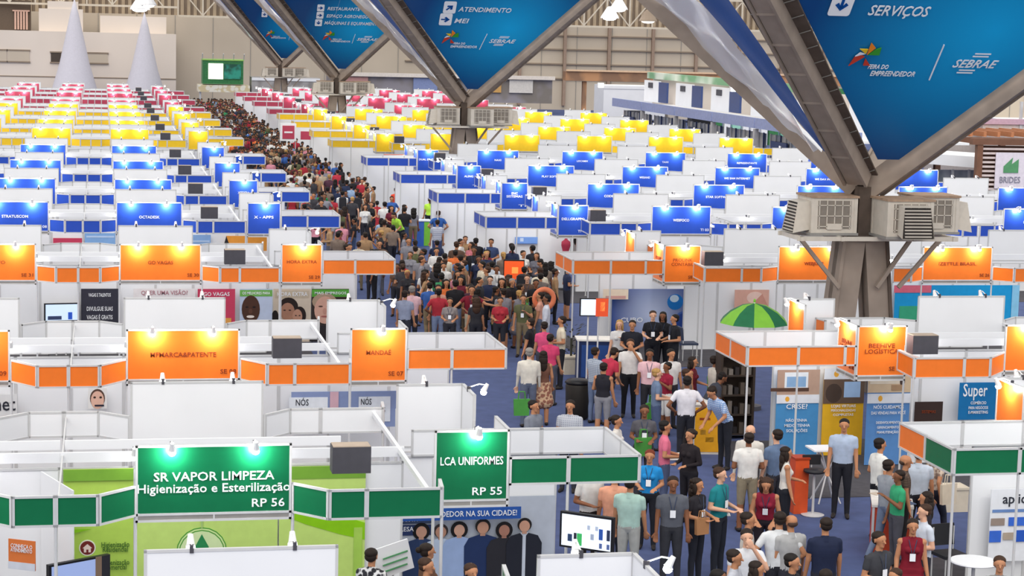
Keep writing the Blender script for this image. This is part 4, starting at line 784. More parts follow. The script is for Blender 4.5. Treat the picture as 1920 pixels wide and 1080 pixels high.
 ((11.25, 97.07, 1.72), 'stand', 178, 'c03a4a', '3a3c48', 'short', 'dark', 'm', 'man in red tee seen from behind in mid aisle', dict(h=1.72)),
 ((11.62, 64.63, 1.70), 'standf', 60, 'd8d4ce', '2e303a', 'short', 'black', 'm', 'woman in white top by the white partition, head turned right', dict(h=1.7)),
 ((11.76, 63.63, 1.70), 'phonef', -60, 'c0707a', '2e303a', 'curly', 'dark', 'm', 'curly-haired woman in rose top by the white partition', dict(h=1.7)),
 ((12.56, 64.28, 1.74), 'front', -20, '3a4a70', '2e303a', 'short', 'dark', 'm', 'man in navy shirt standing against the white partition', dict(h=1.74)),
 ((12.99, 61.12, 1.70), 'frontf', 20, 'dfdcd6', '2e303a', 'short', 'dark', 'm', 'woman in white at the round table under the blue screen', dict(h=1.7)),
 ((13.53, 62.33, 1.74), 'stand', -150, '26262c', '26262c', 'short', 'black', 'd', 'man in black standing under the blue screen', dict(h=1.74)),
 ((13.36, 60.88, 1.66), 'frontf', -30, '6a6a74', '33343c', 'long', 'brown', 'm', 'long-haired woman in grey at the round table under the blue screen', dict(h=1.66)),
 ((13.44, 58.98, 1.74), 'lean', -100, 'd8dee8', '4a5878', 'short', 'black', 'm', 'man in white shirt bending by the left tip of the second orange fascia', dict(h=1.76)),
 ((12.12, 56.81, 1.70), 'front', 150, '8a8d98', '33353f', 'short', 'black', 'm', 'man in grey tee with dark backpack right of the orange screen', dict(h=1.7)),
 ((12.26, 55.25, 1.70), 'stand', 170, '6a625e', '33353f', 'short', 'black', 'm', 'man in brown grey tee seen from behind near the round table', dict(h=1.7)),
 ((11.38, 57.99, 1.72), 'stand', 170, 'c9d2dc', '3a3c48', 'short', 'black', 'm', 'man in pale blue tee seen from behind left of the orange screen', dict(h=1.72)),
 ((10.76, 59.87, 1.70), 'stand', 170, '4a78b0', '3a3c48', 'short', 'dark', 'm', 'man in medium blue tee in the crowd below the white partition', dict(h=1.7)),
]
used_lab = set(); placed = []
for i, (pos, fig, rz, top, low, hair, hc, sk, lab, kw) in enumerate(NEAR):
    kw = dict(kw); kw.pop('slv', None)
    person(pos, fig, rz, top, low, hair, hc, sk, lab, **kw); placed.append((pos[0], pos[1])); used_lab.add(lab)
# the crowd filling the aisle: individuals first, then the far mass
TOPS = [('dark grey', '3c3b40'), ('black', '201f24'), ('white', 'd9d8d6'), ('navy', '27304c'), ('grey', '83828a'), ('brown', '5a4438'), ('red', 'a82e3a'), ('light blue', '93abc9'), ('beige', 'b7a68e'), ('maroon', '6a2030'), ('olive', '5c5e40'), ('pink', 'cf8a98'), ('orange', 'd8703a'), ('blue', '3a62a8'), ('cream', 'cfc6b2'), ('green', '3a8a5a'), ('taupe', '7a6a5e'), ('charcoal', '2c2b30'), ('plum', '4f3040'), ('tan', 'a0805e')]
TW = [8, 10, 7, 6, 7, 8, 4, 3, 4, 4, 3, 2, 2, 3, 3, 1, 6, 8, 3, 4]
LOWS = [('jeans', '3a4866'), ('dark trousers', '24242c'), ('black trousers', '1a1a20'), ('grey trousers', '5a5a62'), ('khaki trousers', '7a6c54'), ('dark shorts', '2a2a32'), ('pale jeans', '7c8aa8')]
HS = [('short', 'short'), ('short', 'cropped'), ('long', 'long'), ('curly', 'curly'), ('tied', 'tied-up'), ('tail', 'ponytailed')]
HCN = [('black', 'black'), ('dark', 'dark brown'), ('brown', 'brown'), ('black', 'jet black'), ('grey', 'grey'), ('blond', 'fair')]
PLACES = [(38, 'in front of the second orange row'), (50, 'beside the second orange row'), (58, 'beside the first blue row'), (68, 'beside the second blue row'), (78, 'beside the third blue row'), (88, 'beside the fourth blue row'), (98, 'beside the second pillar'), (106, 'beside the first yellow row')]
FIGM = ['stand', 'front', 'phone', 'walk', 'hips', 'long', 'frontlong']; FIGF = ['standf', 'frontf', 'phonef', 'walkf', 'tank', 'dress']
def crowd(n, y0, y1, xf, dens=None):
    k = 0; tries = 0
    while k < n and tries < 20000:
        tries += 1; y = y0+(y1-y0)*RND.random(); xa, xb = xf(y); x = xa+(xb-xa)*RND.random()
        if any(abs(x-a) < .46 and abs(y-b_) < .55 for a, b_ in placed): continue
        for _ in range(200):
            fem = RND.random() < .45; fig = RND.choice(FIGF if fem else FIGM)
            tn, tc = RND.choices(TOPS, TW)[0]; ln, lc = RND.choice(LOWS)
            if fig == 'dress': ln, lc = 'dress', tc
            hk, hn = RND.choice(HS[2:] if fem else HS[:2]); hc, hcn = RND.choices(HCN, [6, 5, 3, 3, 1, 1])[0]
            face = RND.choices(['seen from behind', 'facing the camera', 'turned left', 'turned right'], [6, 5, 2, 2])[0]
            pl = [p for lim, p in PLACES if y >= lim][-1]
            if fig == 'dress': lab = '%s in %s dress, %s %s hair, %s, %s' % ('woman', tn, hn, hcn, face, pl)
            else: lab = '%s in %s top and %s, %s %s hair, %s, %s' % ('woman' if fem else 'man', tn, ln, hn, hcn, face, pl)
            if lab not in used_lab and len(lab.split()) <= 20: break
        if len(lab.replace(',', '').split()) > 16: lab = lab.replace(' and '+ln, '')
        if len(lab.replace(',', '').split()) > 16: lab = lab.replace('seen from behind', 'back turned')
        if lab in used_lab or len(lab.replace(',', '').split()) > 16: continue
        used_lab.add(lab); rz = {'seen from behind': 178, 'facing the camera': -8, 'turned left': -95, 'turned right': 85}[face]+RND.uniform(-18, 18)
        person((x, y), fig, rz, tc, lc, hk, hc, RND.choice('lmmmdd'), lab, h=RND.uniform(1.6, 1.8) if not fem else RND.uniform(1.54, 1.7), face=(y < 62 and face != 'seen from behind'), badge=(y < 62 and RND.random() < .3), lowskin=(ln in ('dark shorts', 'dress')), group='visitors crowding the mid aisle')
        placed.append((x, y)); k += 1
crowd(46, 50.5, 60, lambda y: (8.6, 11.9) if y > 52 else (9.0, 11.6))
crowd(18, 56, 66, lambda y: (10.5, 13.6))
crowd(34, 60.5, 76, lambda y: (7.6, 10.5))
crowd(104, 76, 112, lambda y: (7.5, 12.0))
# the far crowd past the three hundredth visitor: one mass
def far_mesh(kinds):
    q = MB(); cols = {}
    for _ in range(430):
        for _t in range(30):
            y = 111+RND.random()**1.1*88; x = RND.uniform(7.5, 12.0 if y < 178 else 14)
            if not any(abs(x-a) < .38 and abs(y-b_) < .5 for a, b_ in placed[-600:]): break
        placed.append((x, y)); s = RND.uniform(.9, 1.03); tc = clothmat(RND.choices(TOPS, TW)[0][1]); lc = clothmat(RND.choice(LOWS)[1]); hc = mat('hair', '191412', .7, noise=.15, scale=20); sk = mat('skin', SKIN[RND.choice('mdd')], .6, noise=.04)
        for sx in (-1, 1):
            q.tube((x+sx*.1*s, y+sx*.05, 0), (x+sx*.08*s, y, .9*s), .06*s, lc, .095*s, n=5)
            q.tube((x+sx*.2*s, y, 1.4*s), (x+sx*.24*s, y-.06, 1.1*s), .052*s, tc, .045*s, n=5); q.tube((x+sx*.24*s, y-.06, 1.1*s), (x+sx*.2*s, y-.16, .85*s), .04*s, sk, .03*s, n=5)
        q.ell((x, y, 1.0*s), (.17*s, .12*s, .14*s), lc, 7, 5); q.ell((x, y, 1.24*s), (.20*s, .13*s, .24*s), tc, 8, 6); q.tube((x, y, 1.4*s), (x, y, 1.52*s), .05*s, sk, n=5)
        q.ell((x, y, 1.6*s), (.078*s, .095*s, .115*s), sk, 7, 6); q.ell((x, y+.02, 1.655*s), (.098*s, .11*s, .10*s), hc, 7, 5)
    return q.mesh('far_crowd', True)
o = link('far_crowd', far_mesh(0)); o['kind'] = 'stuff'; tag(o, 'dense crowd of visitors filling the far end of the aisle', 'crowd')

# ------------------------------------------------------------------ posters, screens and furniture
def flat(name, x0, x1, z0, z1, y, mt, parent, bx=(0, 0), th=.012):
    q = MB(); q.box(((x0+x1)/2-bx[0], y-bx[1], (z0+z1)/2), (x1-x0, th, z1-z0), mt); return link(name, q.mesh(name), parent)
def bparent(key): t = BOOTH[key]; return t, (t.location.x, t.location.y)
def poster(key, x0, x1, z0, z1, y, col, items=(), lab=None, nm='poster'):
    t, B = bparent(key); mt = col if not isinstance(col, str) else mat('print_'+col, col, .5, noise=.04)
    o = link(nm, MB().box((0, 0, 0), (x1-x0, .012, z1-z0), mt).mesh(nm), t, ((x0+x1)/2-B[0], y-B[1], (z0+z1)/2))
    if lab: o['label'] = lab
    w_, h_ = x1-x0, z1-z0
    for n_, it in enumerate(items):
        k = it[0]; e_ = .0025*n_
        if k == 't': text(o, it[1], it[2]*w_, -.014-e_, it[3]*h_, it[4]*w_, it[5], it[6] if len(it) > 6 else TXTW, depth=.002)
        elif k == 'b':   # block: x,z centre fractions, size fractions, colour
            q = MB(); q.box((it[1]*w_, -.010-e_, it[2]*h_), (it[3]*w_, .004, it[4]*h_), mat('print_'+it[5], it[5], .5, noise=.05)); link('print_block', q.mesh('print_block'), o)
        elif k == 'e':   # ellipse
            q = MB(); n = 20; q.prism([(it[1]*w_+it[3]*w_/2*math.cos(2*PI*i/n), it[2]*h_+it[4]*h_/2*math.sin(2*PI*i/n)) for i in range(n)], -.006-e_, -.012-e_, mat('print_'+it[5], it[5], .5, noise=.05)); link('print_shape', q.mesh('print_shape'), o)
        elif k == 'p':
            q = MB(); q.prism([(a*w_, b_*h_) for a, b_ in it[1]], -.006-e_, -.012-e_, mat('print_'+it[2], it[2], .5, noise=.05)); link('print_shape', q.mesh('print_shape'), o)
    return o
TB = mat('pale_letters', 'e6ecf6', .6, noise=0)
# printed figure on a poster (flat print): head, hair, torso
def pfig(cx, top, sc, hair, skin, shirt, low=None, long=False, wh=1.0, jacket=None):
    r = []
    hw, hh = .036*sc/.62, .055*sc/.62*wh
    if long: r.append(('e', cx, top-hh*1.15, hw*2.5, hh*3.0, hair, .000))
    r.append(('p', [(cx-hw*2.4, -.5), (cx-hw*2.5, top-hh*4.2), (cx-hw*1.9, top-hh*2.9), (cx-hw*.5, top-hh*2.35), (cx+hw*.5, top-hh*2.35), (cx+hw*1.9, top-hh*2.9), (cx+hw*2.5, top-hh*4.2), (cx+hw*2.4, -.5)], shirt, .004))
    if jacket: r += [('p', [(cx+s*hw*.25, -.5), (cx+s*hw*.25, top-hh*2.9), (cx+s*hw*.6, top-hh*2.4), (cx+s*hw*2.0, top-hh*2.9), (cx+s*hw*2.6, top-hh*4.2), (cx+s*hw*2.5, -.5)][::s], jacket, .007) for s in (1, -1)]
    r.append(('b', cx, top-hh*2.2, hw*.7, hh*.7, skin)); r.append(('e', cx, top-hh*.95, hw*2.1, hh*2.4, hair, .006)); r.append(('e', cx, top-hh*1.2, hw*1.55, hh*2.0, skin, .010))
    return r
yW = 26.6+1.05-.02
# nearest green booth: lime wall
LIME = 'c3e07a'
poster(('G', 'L', 0, 1), -.53, .42, .05, 2.32, yW-.02, 'b4d65c', [('e', -.16, .01, .24, .10, 'f0f0e4'), ('e', -.16, .01, .205, .086, '7a2a2a'), ('p', [(-.23, .008), (-.16, .034), (-.09, .008), (-.11, .008), (-.11, -.018), (-.21, -.018), (-.21, .008)], 'f2dcd8'), ('b', -.16, -.01, .03, .02, '7a2a2a'), ('t', 'Higienização', .24, .026, .40, .075, TXTG), ('t', 'Residencial', .24, -.004, .36, .075, TXTG),
   ('e', -.16, -.115, .24, .10, 'e8f0e8'), ('e', -.16, -.115, .205, .086, '2a6aa8'), ('t', 'Higienização', .24, -.085, .4, .075, TXTG), ('t', 'Comercial', .24, -.115, .32, .075, TXTG), ('p', [(-.5, .13), (-.5, .09), (-.1, .13)], '8ac81e'), ('b', 0, .465, 1, .07, '78a838')], 'lime poster with round house and water icons')
poster(('G', 'L', 0, 1), .46, 2.42, .05, 1.66, yW-.02, LIME, [('e', -.04, .155, .36, .44, '4f9a3c'), ('e', -.04, .155, .345, .42, 'd0e6a0'), ('e', -.04, .155, .325, .395, '4f9a3c'), ('e', -.04, .155, .31, .375, 'd4e8b0'), ('p', [(-.09, .20), (-.04, .315), (.01, .20), (-.01, .12), (-.07, .12)], '2a8a50'), ('b', -.04, .42, .012, .1, 'a8c878')], 'pale lime wall print with green drop in a ring')
poster(('G', 'L', 0, 1), 2.44, 3.66, .05, 2.3, yW-.02, 'c3e07a', [('p', [(-.5, .20), (.1, .20), (.5, .13), (.5, .02), (.2, .06), (-.2, .13)], '8ac812'), ('b', 0, .46, 1, .08, '78a838'), ('b', .42, -.2, .1, .6, 'a8d05a')], 'lime wall print with bright green swoosh')
t, B = bparent(('G', 'L', -1, 1)) if ('G', 'L', -1, 1) in BOOTH else bparent(('G', 'L', 0, 1))
q = MB(); q.box((0, 0, 0), (.02, 1.3, 2.3), WHITE); sw_ = link('wall_panel', q.mesh('wall_panel'), t, (-.60-B[0], 27.0-B[1], 1.15)); sw_.rotation_euler.z = .35
o = poster(('G', 'L', 0, 1), -1.24, -.84, (-0.95, 26.40, 1.25)[2], (-0.95, 26.40, 1.65)[2], 26.4, 'e07a3c', [('t', 'CONHEÇA O', 0, .28, .8, .055), ('t', 'ATENDIMENTO', 0, .14, .8, .05), ('b', 0, -.38, 1, .25, 'd8dce6')], 'orange poster with white lettering')
o.rotation_euler.z = -.5
# corner green booth: grey wall with printed team
key = ('G', 'L', 'c', 1); yy = 28.53
items = [('t', 'UNIFORMES', -.30, .40, .2, .1, TXTK), ('b', -.32, .30, .36, .08, '4a5878'), ('t', 'UNIFORMES PARA A', -.34, .30, .24, .06), ('b', -.32, .2, .36, .10, '2a3a68'), ('t', 'SUA EMPRESA', -.34, .21, .2, .07)]
for a in [pfig(-.20, .25, .62, '181618', 'c89a84', '31456e', long=True, jacket='2a3c62'), pfig(-.10, .245, .62, '3a3030', 'b88a74', 'b9c8de'), pfig(-.005, .26, .62, '181618', 'd0a48e', '9db4de', long=True), pfig(.117, .285, .66, '221c1a', 'c09078', '22345e'), pfig(.228, .25, .62, '1a1618', 'a87866', '2b2a30', long=True), pfig(.333, .29, .62, '201a18', 'c89880', 'c9d0dc', jacket='23252f')]: items += [(x[0],)+tuple(x[1:]) for x in a]
def shift(it, dx, sx):
    if it[0] in 'be': return (it[0], it[1]*sx+dx, it[2], it[3]*sx)+tuple(it[4:])
    if it[0] == 'p': return ('p', [(max(-.5, min(.5, a*sx+dx)), max(-.5, b_)) for a, b_ in it[1]])+tuple(it[2:])
    return it
items = items[:5]+[shift(i, .0, 1.0) for i in items[5:]]
o = poster(key, 3.75, 6.65, .0, 1.58, yy, 'b9c0cc', items, 'grey wall print of six standing people in blue and dark clothes')
poster(key, 4.3, 6.1, 1.27, 1.45, yy-.12, '2a58a8', [('t', 'O EMPREENDEDOR NA SUA CIDADE!', 0, 0, .93, .085)], 'blue strip with white lettering')
# orange row two wall prints (left)
key = ('O2', 'L', 0, 1); y2 = 50.75+1.0
def PP(px0, px1, py0, py1): pass

if ('O1', 'L', 0, 1) in BOOTH: poster(('O1', 'L', 0, 1), 3.48, 5.50, 0.96, 1.65, 37.04, '8a9ac4', [('b', -.34, .0, .36, .7, 'e8edf4'), ('t', 'NÓS', -.40, .2, .12, .12, TXTK), ('t', 'EMPACOTAMOS', -.34, -.02, .32, .10, TXTK), ('b', .28, .0, .3, .7, 'e8edf4'), ('t', 'NÓS', .2, .2, .1, .12, TXTK), ('t', 'ENVIAMOS', .26, -.02, .24, .10, TXTK), ('b', -.1, 0, .08, 1, 'd8b0bc')], 'periwinkle wall print with two white lettered boards')
if ('O1', 'L', -1, 1) in BOOTH: poster(('O1', 'L', -1, 1), -0.26, 0.08, 1.38, 1.77, 37.04, 'e6e4e2', [('e', .0, .0, .8, .9, '5a4238'), ('e', .0, -.08, .7, .86, 'e0b4a0', .004), ('e', -.15, .05, .14, .1, '3a2a24', .01), ('e', .17, .05, .14, .1, '3a2a24', .01), ('b', .1, -.34, .5, .08, '2a2a3a')], 'print of a bald face')
if ('O1', 'L', -1, 1) in BOOTH: poster(('O1', 'L', -1, 1), -2.03, -1.53, 1.25, 1.67, 37.04, 'e8e8e8', [('t', 'net', .05, .05, .75, .26, TXTK)], 'white board with dark lettering')
if ('O2', 'L', -1, 1) in BOOTH: poster(('O2', 'L', -1, 1), -0.53, 0.40, 0.36, 1.73, 51.64, '33333f', [('t', 'VAGAS E TALENTOS', 0, .38, .6, .09), ('t', 'DIVULGUE SUAS', 0, .12, .7, .11), ('t', 'VAGAS É GRATIS', 0, -.04, .7, .11), ('t', 'www.vagas.com', 0, -.22, .7, .09)], 'dark grey poster with white lettering')
if ('O2', 'L', 0, 1) in BOOTH: poster(('O2', 'L', 0, 1), 2.41, 3.37, 0.34, 1.72, 51.64, 'c8405f', [('t', 'GO VAGAS', 0, .4, .7, .1), ('b', .3, -.2, .2, .3, 'e0a050')], 'magenta poster')
if ('O2', 'L', 0, 1) in BOOTH: poster(('O2', 'L', 0, 1), 0.78, 2.35, 0.35, 1.73, 51.64, 'ebe6e6', [('t', 'QUER UMA VISÃO?', 0, .42, .75, .11, mat('rose_letters', 'b8808a', noise=0))], 'white poster with rose lettering')
if ('O2', 'L', 0, 1) in BOOTH: poster(('O2', 'L', 0, 1), 3.49, 4.33, 0.33, 1.72, 51.64, 'b8c4dc', [('b', 0, .42, 1, .12, '6fae54'), ('t', 'OS MELHORES PARA', 0, .42, .85, .07), ('e', -.16, .12, .56, .52, '4a2e22'), ('e', -.28, .16, .1, .03, '1c1210'), ('e', -.06, .16, .1, .03, '1c1210'), ('e', -.17, .08, .12, .1, '5e3c2e'), ('e', -.17, -.02, .24, .05, 'e8dcd4'), ('b', -.16, -.36, .8, .26, '3a3030')], 'portrait poster of a smiling shaven-headed man under a green band')
if ('O2', 'L', 'c', 1) in BOOTH: poster(('O2', 'L', 'c', 1), 4.44, 5.44, 0.17, 1.59, 52.64, 'd8c8b4', [('b', 0, .40, .9, .14, 'c8b8a0'), ('t', 'HORA EXTRA', 0, .40, .8, .11, TXTW), ('e', -.10, .16, .52, .36, '2a1e1a'), ('e', -.12, .07, .38, .34, 'b08068'), ('e', -.2, .1, .07, .02, '2a1a16'), ('e', -.06, .1, .07, .02, '2a1a16'), ('e', .2, .0, .34, .34, '2a1e1a'), ('e', .14, -.02, .26, .28, 'c09078'), ('e', .1, .0, .05, .02, '2a1a16'), ('e', .2, .0, .05, .02, '2a1a16'), ('e', -.45, -.05, .2, .3, '201818')], 'beige poster of a laughing couple')
if ('O2', 'L', 'c', 1) in BOOTH: poster(('O2', 'L', 'c', 1), 5.46, 6.45, 0.17, 1.59, 52.64, '3a2e2a', [('b', 0, .42, 1, .14, '5aa840'), ('t', 'MAIS EMPREGOS', 0, .42, .85, .07), ('e', -.16, .26, .66, .32, 'b09880'), ('e', -.14, .1, .58, .52, 'd8a894'), ('e', -.26, .17, .12, .03, '5a4038'), ('e', -.04, .17, .12, .03, '5a4038'), ('e', -.15, .08, .1, .12, 'c89482'), ('e', -.15, -.02, .2, .03, 'a8605a'), ('b', -.1, -.34, .9, .3, '2a2426'), ('b', .3, .2, .4, .2, '4a3a34')], 'portrait poster of a pale man under a green band')
if ('B1', 'L', -1, 1) in BOOTH: poster(('B1', 'L', -1, 1), -1.51, -0.60, 1.35, 1.75, 63.94, 'c8405f', [], 'rose wall strip')
if ('B1', 'L', -1, 1) in BOOTH: poster(('B1', 'L', -1, 1), -0.54, 0.42, 1.35, 1.91, 63.94, '84aee0', [('b', 0, .3, .9, .1, 'b8d0f0')], 'sky blue wall print')
if ('B1', 'L', 0, 1) in BOOTH: poster(('B1', 'L', 0, 1), 2.67, 3.39, 1.36, 1.87, 63.94, '8ab0e0', [('b', 0, .1, .9, .1, 'b8d0f0')], 'sky blue wall print')
if ('B1', 'L', 0, 1) in BOOTH: poster(('B1', 'L', 0, 1), 3.88, 5.17, 1.36, 1.84, 63.94, 'f0a040', [('p', [(-.6, -.5), (-.5, .5), (-.45, .1), (-.3, -.5)], '2a2a30')], 'amber wall print')
if ('O2', 'R', 'c', 1) in BOOTH: poster(('O2', 'R', 'c', 1), 13.68, 16.53, 0.02, 1.59, 52.54, mat('blue_sphere_print', '1c3f8c', .4, kind='radial2', h2='c0cce8', scale=.8), [('e', .13, .27, .16, .28, '1878c8'), ('e', .12, .33, .09, .13, 'cfe4f4', .006), ('e', .28, -.12, .36, .5, '4a6ab4'), ('e', .26, -.12, .28, .42, '2a4a98', .004), ('t', 'CUBO', -.3, -.05, .22, .13)], 'deep blue wall print with a glossy sphere')
if ('O2', 'R', 'c', 1) in BOOTH: poster(('O2', 'R', 'c', 1), 13.37, 14.08, 1.33, 1.61, 52.34, 'f0e2cc', [('b', 0, -.3, .8, .3, 'd8a8a0')], 'cream lit panel with pinkish lines')
if ('O2', 'R', 'c', 1) in BOOTH: poster(('O2', 'R', 'c', 1), 16.38, 16.87, 0.22, 1.58, 51.84, '24408c', [('e', -.2, .1, .35, .5, 'd8e0ee'), ('e', .15, .25, .35, .6, 'd8e0ee'), ('e', .1, -.2, .6, .3, 'c8d4ea')], 'blue side print with white plumes')
if ('O2', 'R', 0, 1) in BOOTH: poster(('O2', 'R', 0, 1), 16.89, 17.87, 1.13, 1.68, 51.64, 'd8a898', [('e', .1, .1, .5, .6, 'e8c8bc'), ('p', [(-.1, -.4), (.3, .3), (.5, -.4)], 'c89080', .01)], 'pinkish photo print of hands')
if ('O2', 'R', 1, 1) in BOOTH: poster(('O2', 'R', 1, 1), 21.53, 25.20, 0.51, 1.80, 51.64, '149ad8', [('t', 'b', .12, .05, .05, .3), ('b', -.38, -.1, .16, .3, '3aa880'), ('b', -.36, .42, .3, .16, 'd86a80'), ('p', [(-.42, -.5), (-.1, -.2), (.1, -.5)], 'e6ecf6'), ('b', .48, .1, .06, .8, '8ac8ea')], 'cyan wall print with white lettering')
if ('O1', 'R', 'c', 1) in BOOTH: poster(('O1', 'R', 'c', 1), 13.41, 14.32, 0.02, 1.79, 38.04, '4a90c8', [('b', 0, .36, 1, .3, 'b89a88'), ('b', -.05, .38, .55, .2, 'e8eef4'), ('b', -.05, .37, .45, .12, '8ab0d8'), ('b', -.2, .28, .9, .04, '5a4034'), ('b', 0, .17, 1, .1, 'e6eaf2'), ('e', -.25, .17, .1, .06, 'f0b040', .01), ('t', 'CRISE?', -.02, .08, .5, .1), ('t', 'NÃO TENHA', -.02, -.08, .5, .06), ('t', 'MEDO, TENHA', 0, -.14, .6, .06), ('t', 'SOLUÇÕES', 0, -.2, .5, .06)], 'blue panel asking about the crisis, with an office photo')
if ('O1', 'R', 'c', 1) in BOOTH: poster(('O1', 'R', 'c', 1), 14.41, 15.29, 0.02, 1.82, 38.04, 'e8b428', [('b', 0, .44, 1, .13, 'e6eaf2'), ('e', -.2, .44, .12, .07, 'f0b040', .01), ('b', 0, .24, 1, .28, '6a5648'), ('b', .2, .26, .4, .18, 'a8c8ee'), ('e', -.25, .22, .4, .22, '4a3c34'), ('t', 'LOJAS VIRTUAIS', 0, .07, .6, .06), ('t', 'PERSONALIZADAS', 0, .02, .6, .05), ('t', 'COMPLETAS', 0, -.03, .5, .05)], 'yellow panel with a photo of a person at a computer')
if ('O1', 'R', 0, 1) in BOOTH: poster(('O1', 'R', 0, 1), 14.96, 15.87, 0.03, 1.99, 37.04, '5a8cc8', [('b', 0, .38, 1, .26, 'd8c0a0'), ('b', -.1, .4, .7, .12, 'e8dcc8'), ('e', .3, .36, .12, .08, '4a3a34'), ('b', .2, .3, .3, .06, 'b09070'), ('b', 0, .19, 1, .1, 'e6eaf2'), ('e', -.2, .19, .1, .06, 'f0b040', .01), ('t', 'NÓS CUIDAMOS', 0, .1, .7, .07), ('t', 'DAS VENDAS PARA VOCÊ', 0, .04, .8, .06), ('t', 'DESENVOLVIMENTO', 0, -.06, .55, .05), ('t', 'GERENCIAMENTO', 0, -.11, .5, .05), ('t', 'MANUTENÇÃO', 0, -.16, .5, .05)], 'blue panel with a cafe photo above white lettering')
if ('O1', 'R', 0, 1) in BOOTH: poster(('O1', 'R', 0, 1), 16.88, 17.72, 0.94, 1.70, 36.94, '1272b0', [('t', 'Super', -.1, .28, .62, .26), ('t', 'COMÉRCIO', 0, -.05, .4, .06), ('t', 'PARA NEGÓCIOS', 0, -.18, .5, .06), ('t', 'E-MARKETING', 0, -.3, .5, .06)], 'blue poster with large white script')
if ('B1', 'R', 'c', 1) in BOOTH: poster(('B1', 'R', 'c', 1), 15.50, 16.05, 1.21, 1.86, 64.94, 'a8a4a4', [('e', -.05, .15, .9, .7, '1c1616'), ('e', -.22, -.1, .26, .36, 'b88a78', .006), ('e', .22, -.15, .34, .45, 'd09a94', .006)], 'photo print of two dark-haired women')
if ('B1', 'R', 'c', 1) in BOOTH: poster(('B1', 'R', 'c', 1), 16.09, 17.24, 1.21, 1.79, 64.94, 'e8eaee', [('b', -.42, .3, .12, .3, 'd86080'), ('b', -.2, .1, .14, .3, '8ad0a0'), ('b', .02, -.02, .2, .25, '6080d8'), ('b', .25, -.15, .16, .4, 'e8b070'), ('e', .45, .05, .12, .35, '8ac040')], 'white print with falling coloured tiles')
if ('B1', 'R', 'c', 1) in BOOTH: poster(('B1', 'R', 'c', 1), 13.50, 14.27, 1.51, 1.74, 64.94, '7aa4e8', [('b', -.2, .1, .15, .5, 'd0e0f8'), ('b', 0, -.48, .92, .06, '2a4a90')], 'light blue screen panel')
if ('G', 'R', 'c', 1) in BOOTH: poster(('G', 'R', 'c', 1), 13.62, 14.28, 0.38, 1.54, 28.44, 'e8eaf0', [('t', 'aplic', .1, .36, .6, .16, TXTK), ('b', 0, .2, .9, .04, '6a8ac0'), ('b', -.3, .05, .35, .1, '9a8a80'), ('b', .2, .05, .45, .12, '3a6ad0'), ('b', -.35, -.15, .3, .16, '3a6ad0'), ('b', 0, -.15, .3, .1, 'b0a090'), ('b', .3, -.15, .3, .16, '2a5ac0')], 'white poster with blue photo tiles')
if ('O1', 'R', 0, 1) in BOOTH: poster(('O1', 'R', 0, 1), 15.94, 16.54, 0.91, 1.32, 36.94, '3a2a26', [('t', 'SISTEMAS', 0, 0, .5, .06, TXTD)], 'dark brown slanted board')

# ------------------------------------------------------------------ furniture, screens, bags and other single things
def screen_stand(x, y, w_, h_, zc, rz, col, label, extra=()):
    t = thing('monitor', (x, y, 0), label, 'monitor', None, math.radians(rz))
    q = MB(); q.box((0, 0, zc), (w_, .07, h_), BLACK); q.box((0, .05, zc), (w_*.6, .05, h_*.6), DARK); link('casing', q.mesh('casing'), t)
    q = MB(); q.box((0, -.038, zc), (w_*.92, .008, h_*.88), mat('screen_'+col, col, .3, emit=.55, noise=0)); s_ = link('screen', q.mesh('screen'), t)
    for j, (ex, ez, ew, eh, ec) in enumerate(extra): q = MB(); q.box((ex*w_, -.046, zc+ez*h_), (ew*w_, .006, eh*h_), mat('screen_'+ec, ec, .3, emit=.5, noise=0)); link('picture', q.mesh('picture'), s_)
    q = MB(); q.tube((-.12, .04, 0), (-.12, .04, zc), .02, ALU); q.tube((.12, .04, 0), (.12, .04, zc), .02, ALU); q.box((0, .04, .02), (.6, .45, .03), BLACK); link('stand', q.mesh('stand'), t)
    return t
screen_stand(6.52, 26.0, .80, .50, 1.66, -38, 'dfe8f6', 'black-framed monitor with small figures under the green corner fascia', [(-.3, -.2, .08, .2, '2a3a58'), (-.12, -.22, .09, .34, '3aa058'), (-.2, -.2, .05, .3, '282a34'), (.12, -.1, .06, .16, '8a94a8'), (.28, .0, .07, .3, '2a4a90'), (.42, .0, .06, .3, '283048'), (.05, .15, .05, .12, '9aa4b8'), (.2, .15, .05, .12, '9aa4b8'), (.28, -.32, .05, .14, '4a5a88'), (.42, -.32, .05, .14, '4a5a88')])
screen_stand((-0.31, 26.20, 1.22)[0], 26.2, .92, .46, (-0.31, 26.20, 1.19)[2], 32, '8fa0cc', 'black monitor cropped by the lower left edge before the lime poster', [(.3, 0, .1, 1, '6a584a'), (.42, 0, .14, 1, '242428')])
x, y, z = (11.88, 58.24, 1.45); screen_stand(x, 57.2, .62, .62, 1.55, -10, 'e0582a', 'monitor with glowing orange picture in the crowd', [(.05, 0, .3, .3, 'ffa050')])
x, y, z = (11.13, 44.40, 2.22); screen_stand(x, y, .66, .42, z, -6, 'd8e4f4', 'monitor with half white half fiery picture by the blue counter', [(.28, 0, .44, 1, 'c84a2a'), (.3, .05, .16, .5, 'ffb060')])
x, y, z = (-1.02, 51.60, 1.15); t = screen_stand(x, y-.1, .86, .46, z, 8, 'c8dcf4', 'wall monitor left of the dark grey poster', [(-.2, -.3, .4, .2, '303a58'), (.25, -.2, .12, .4, '2a50b0')])
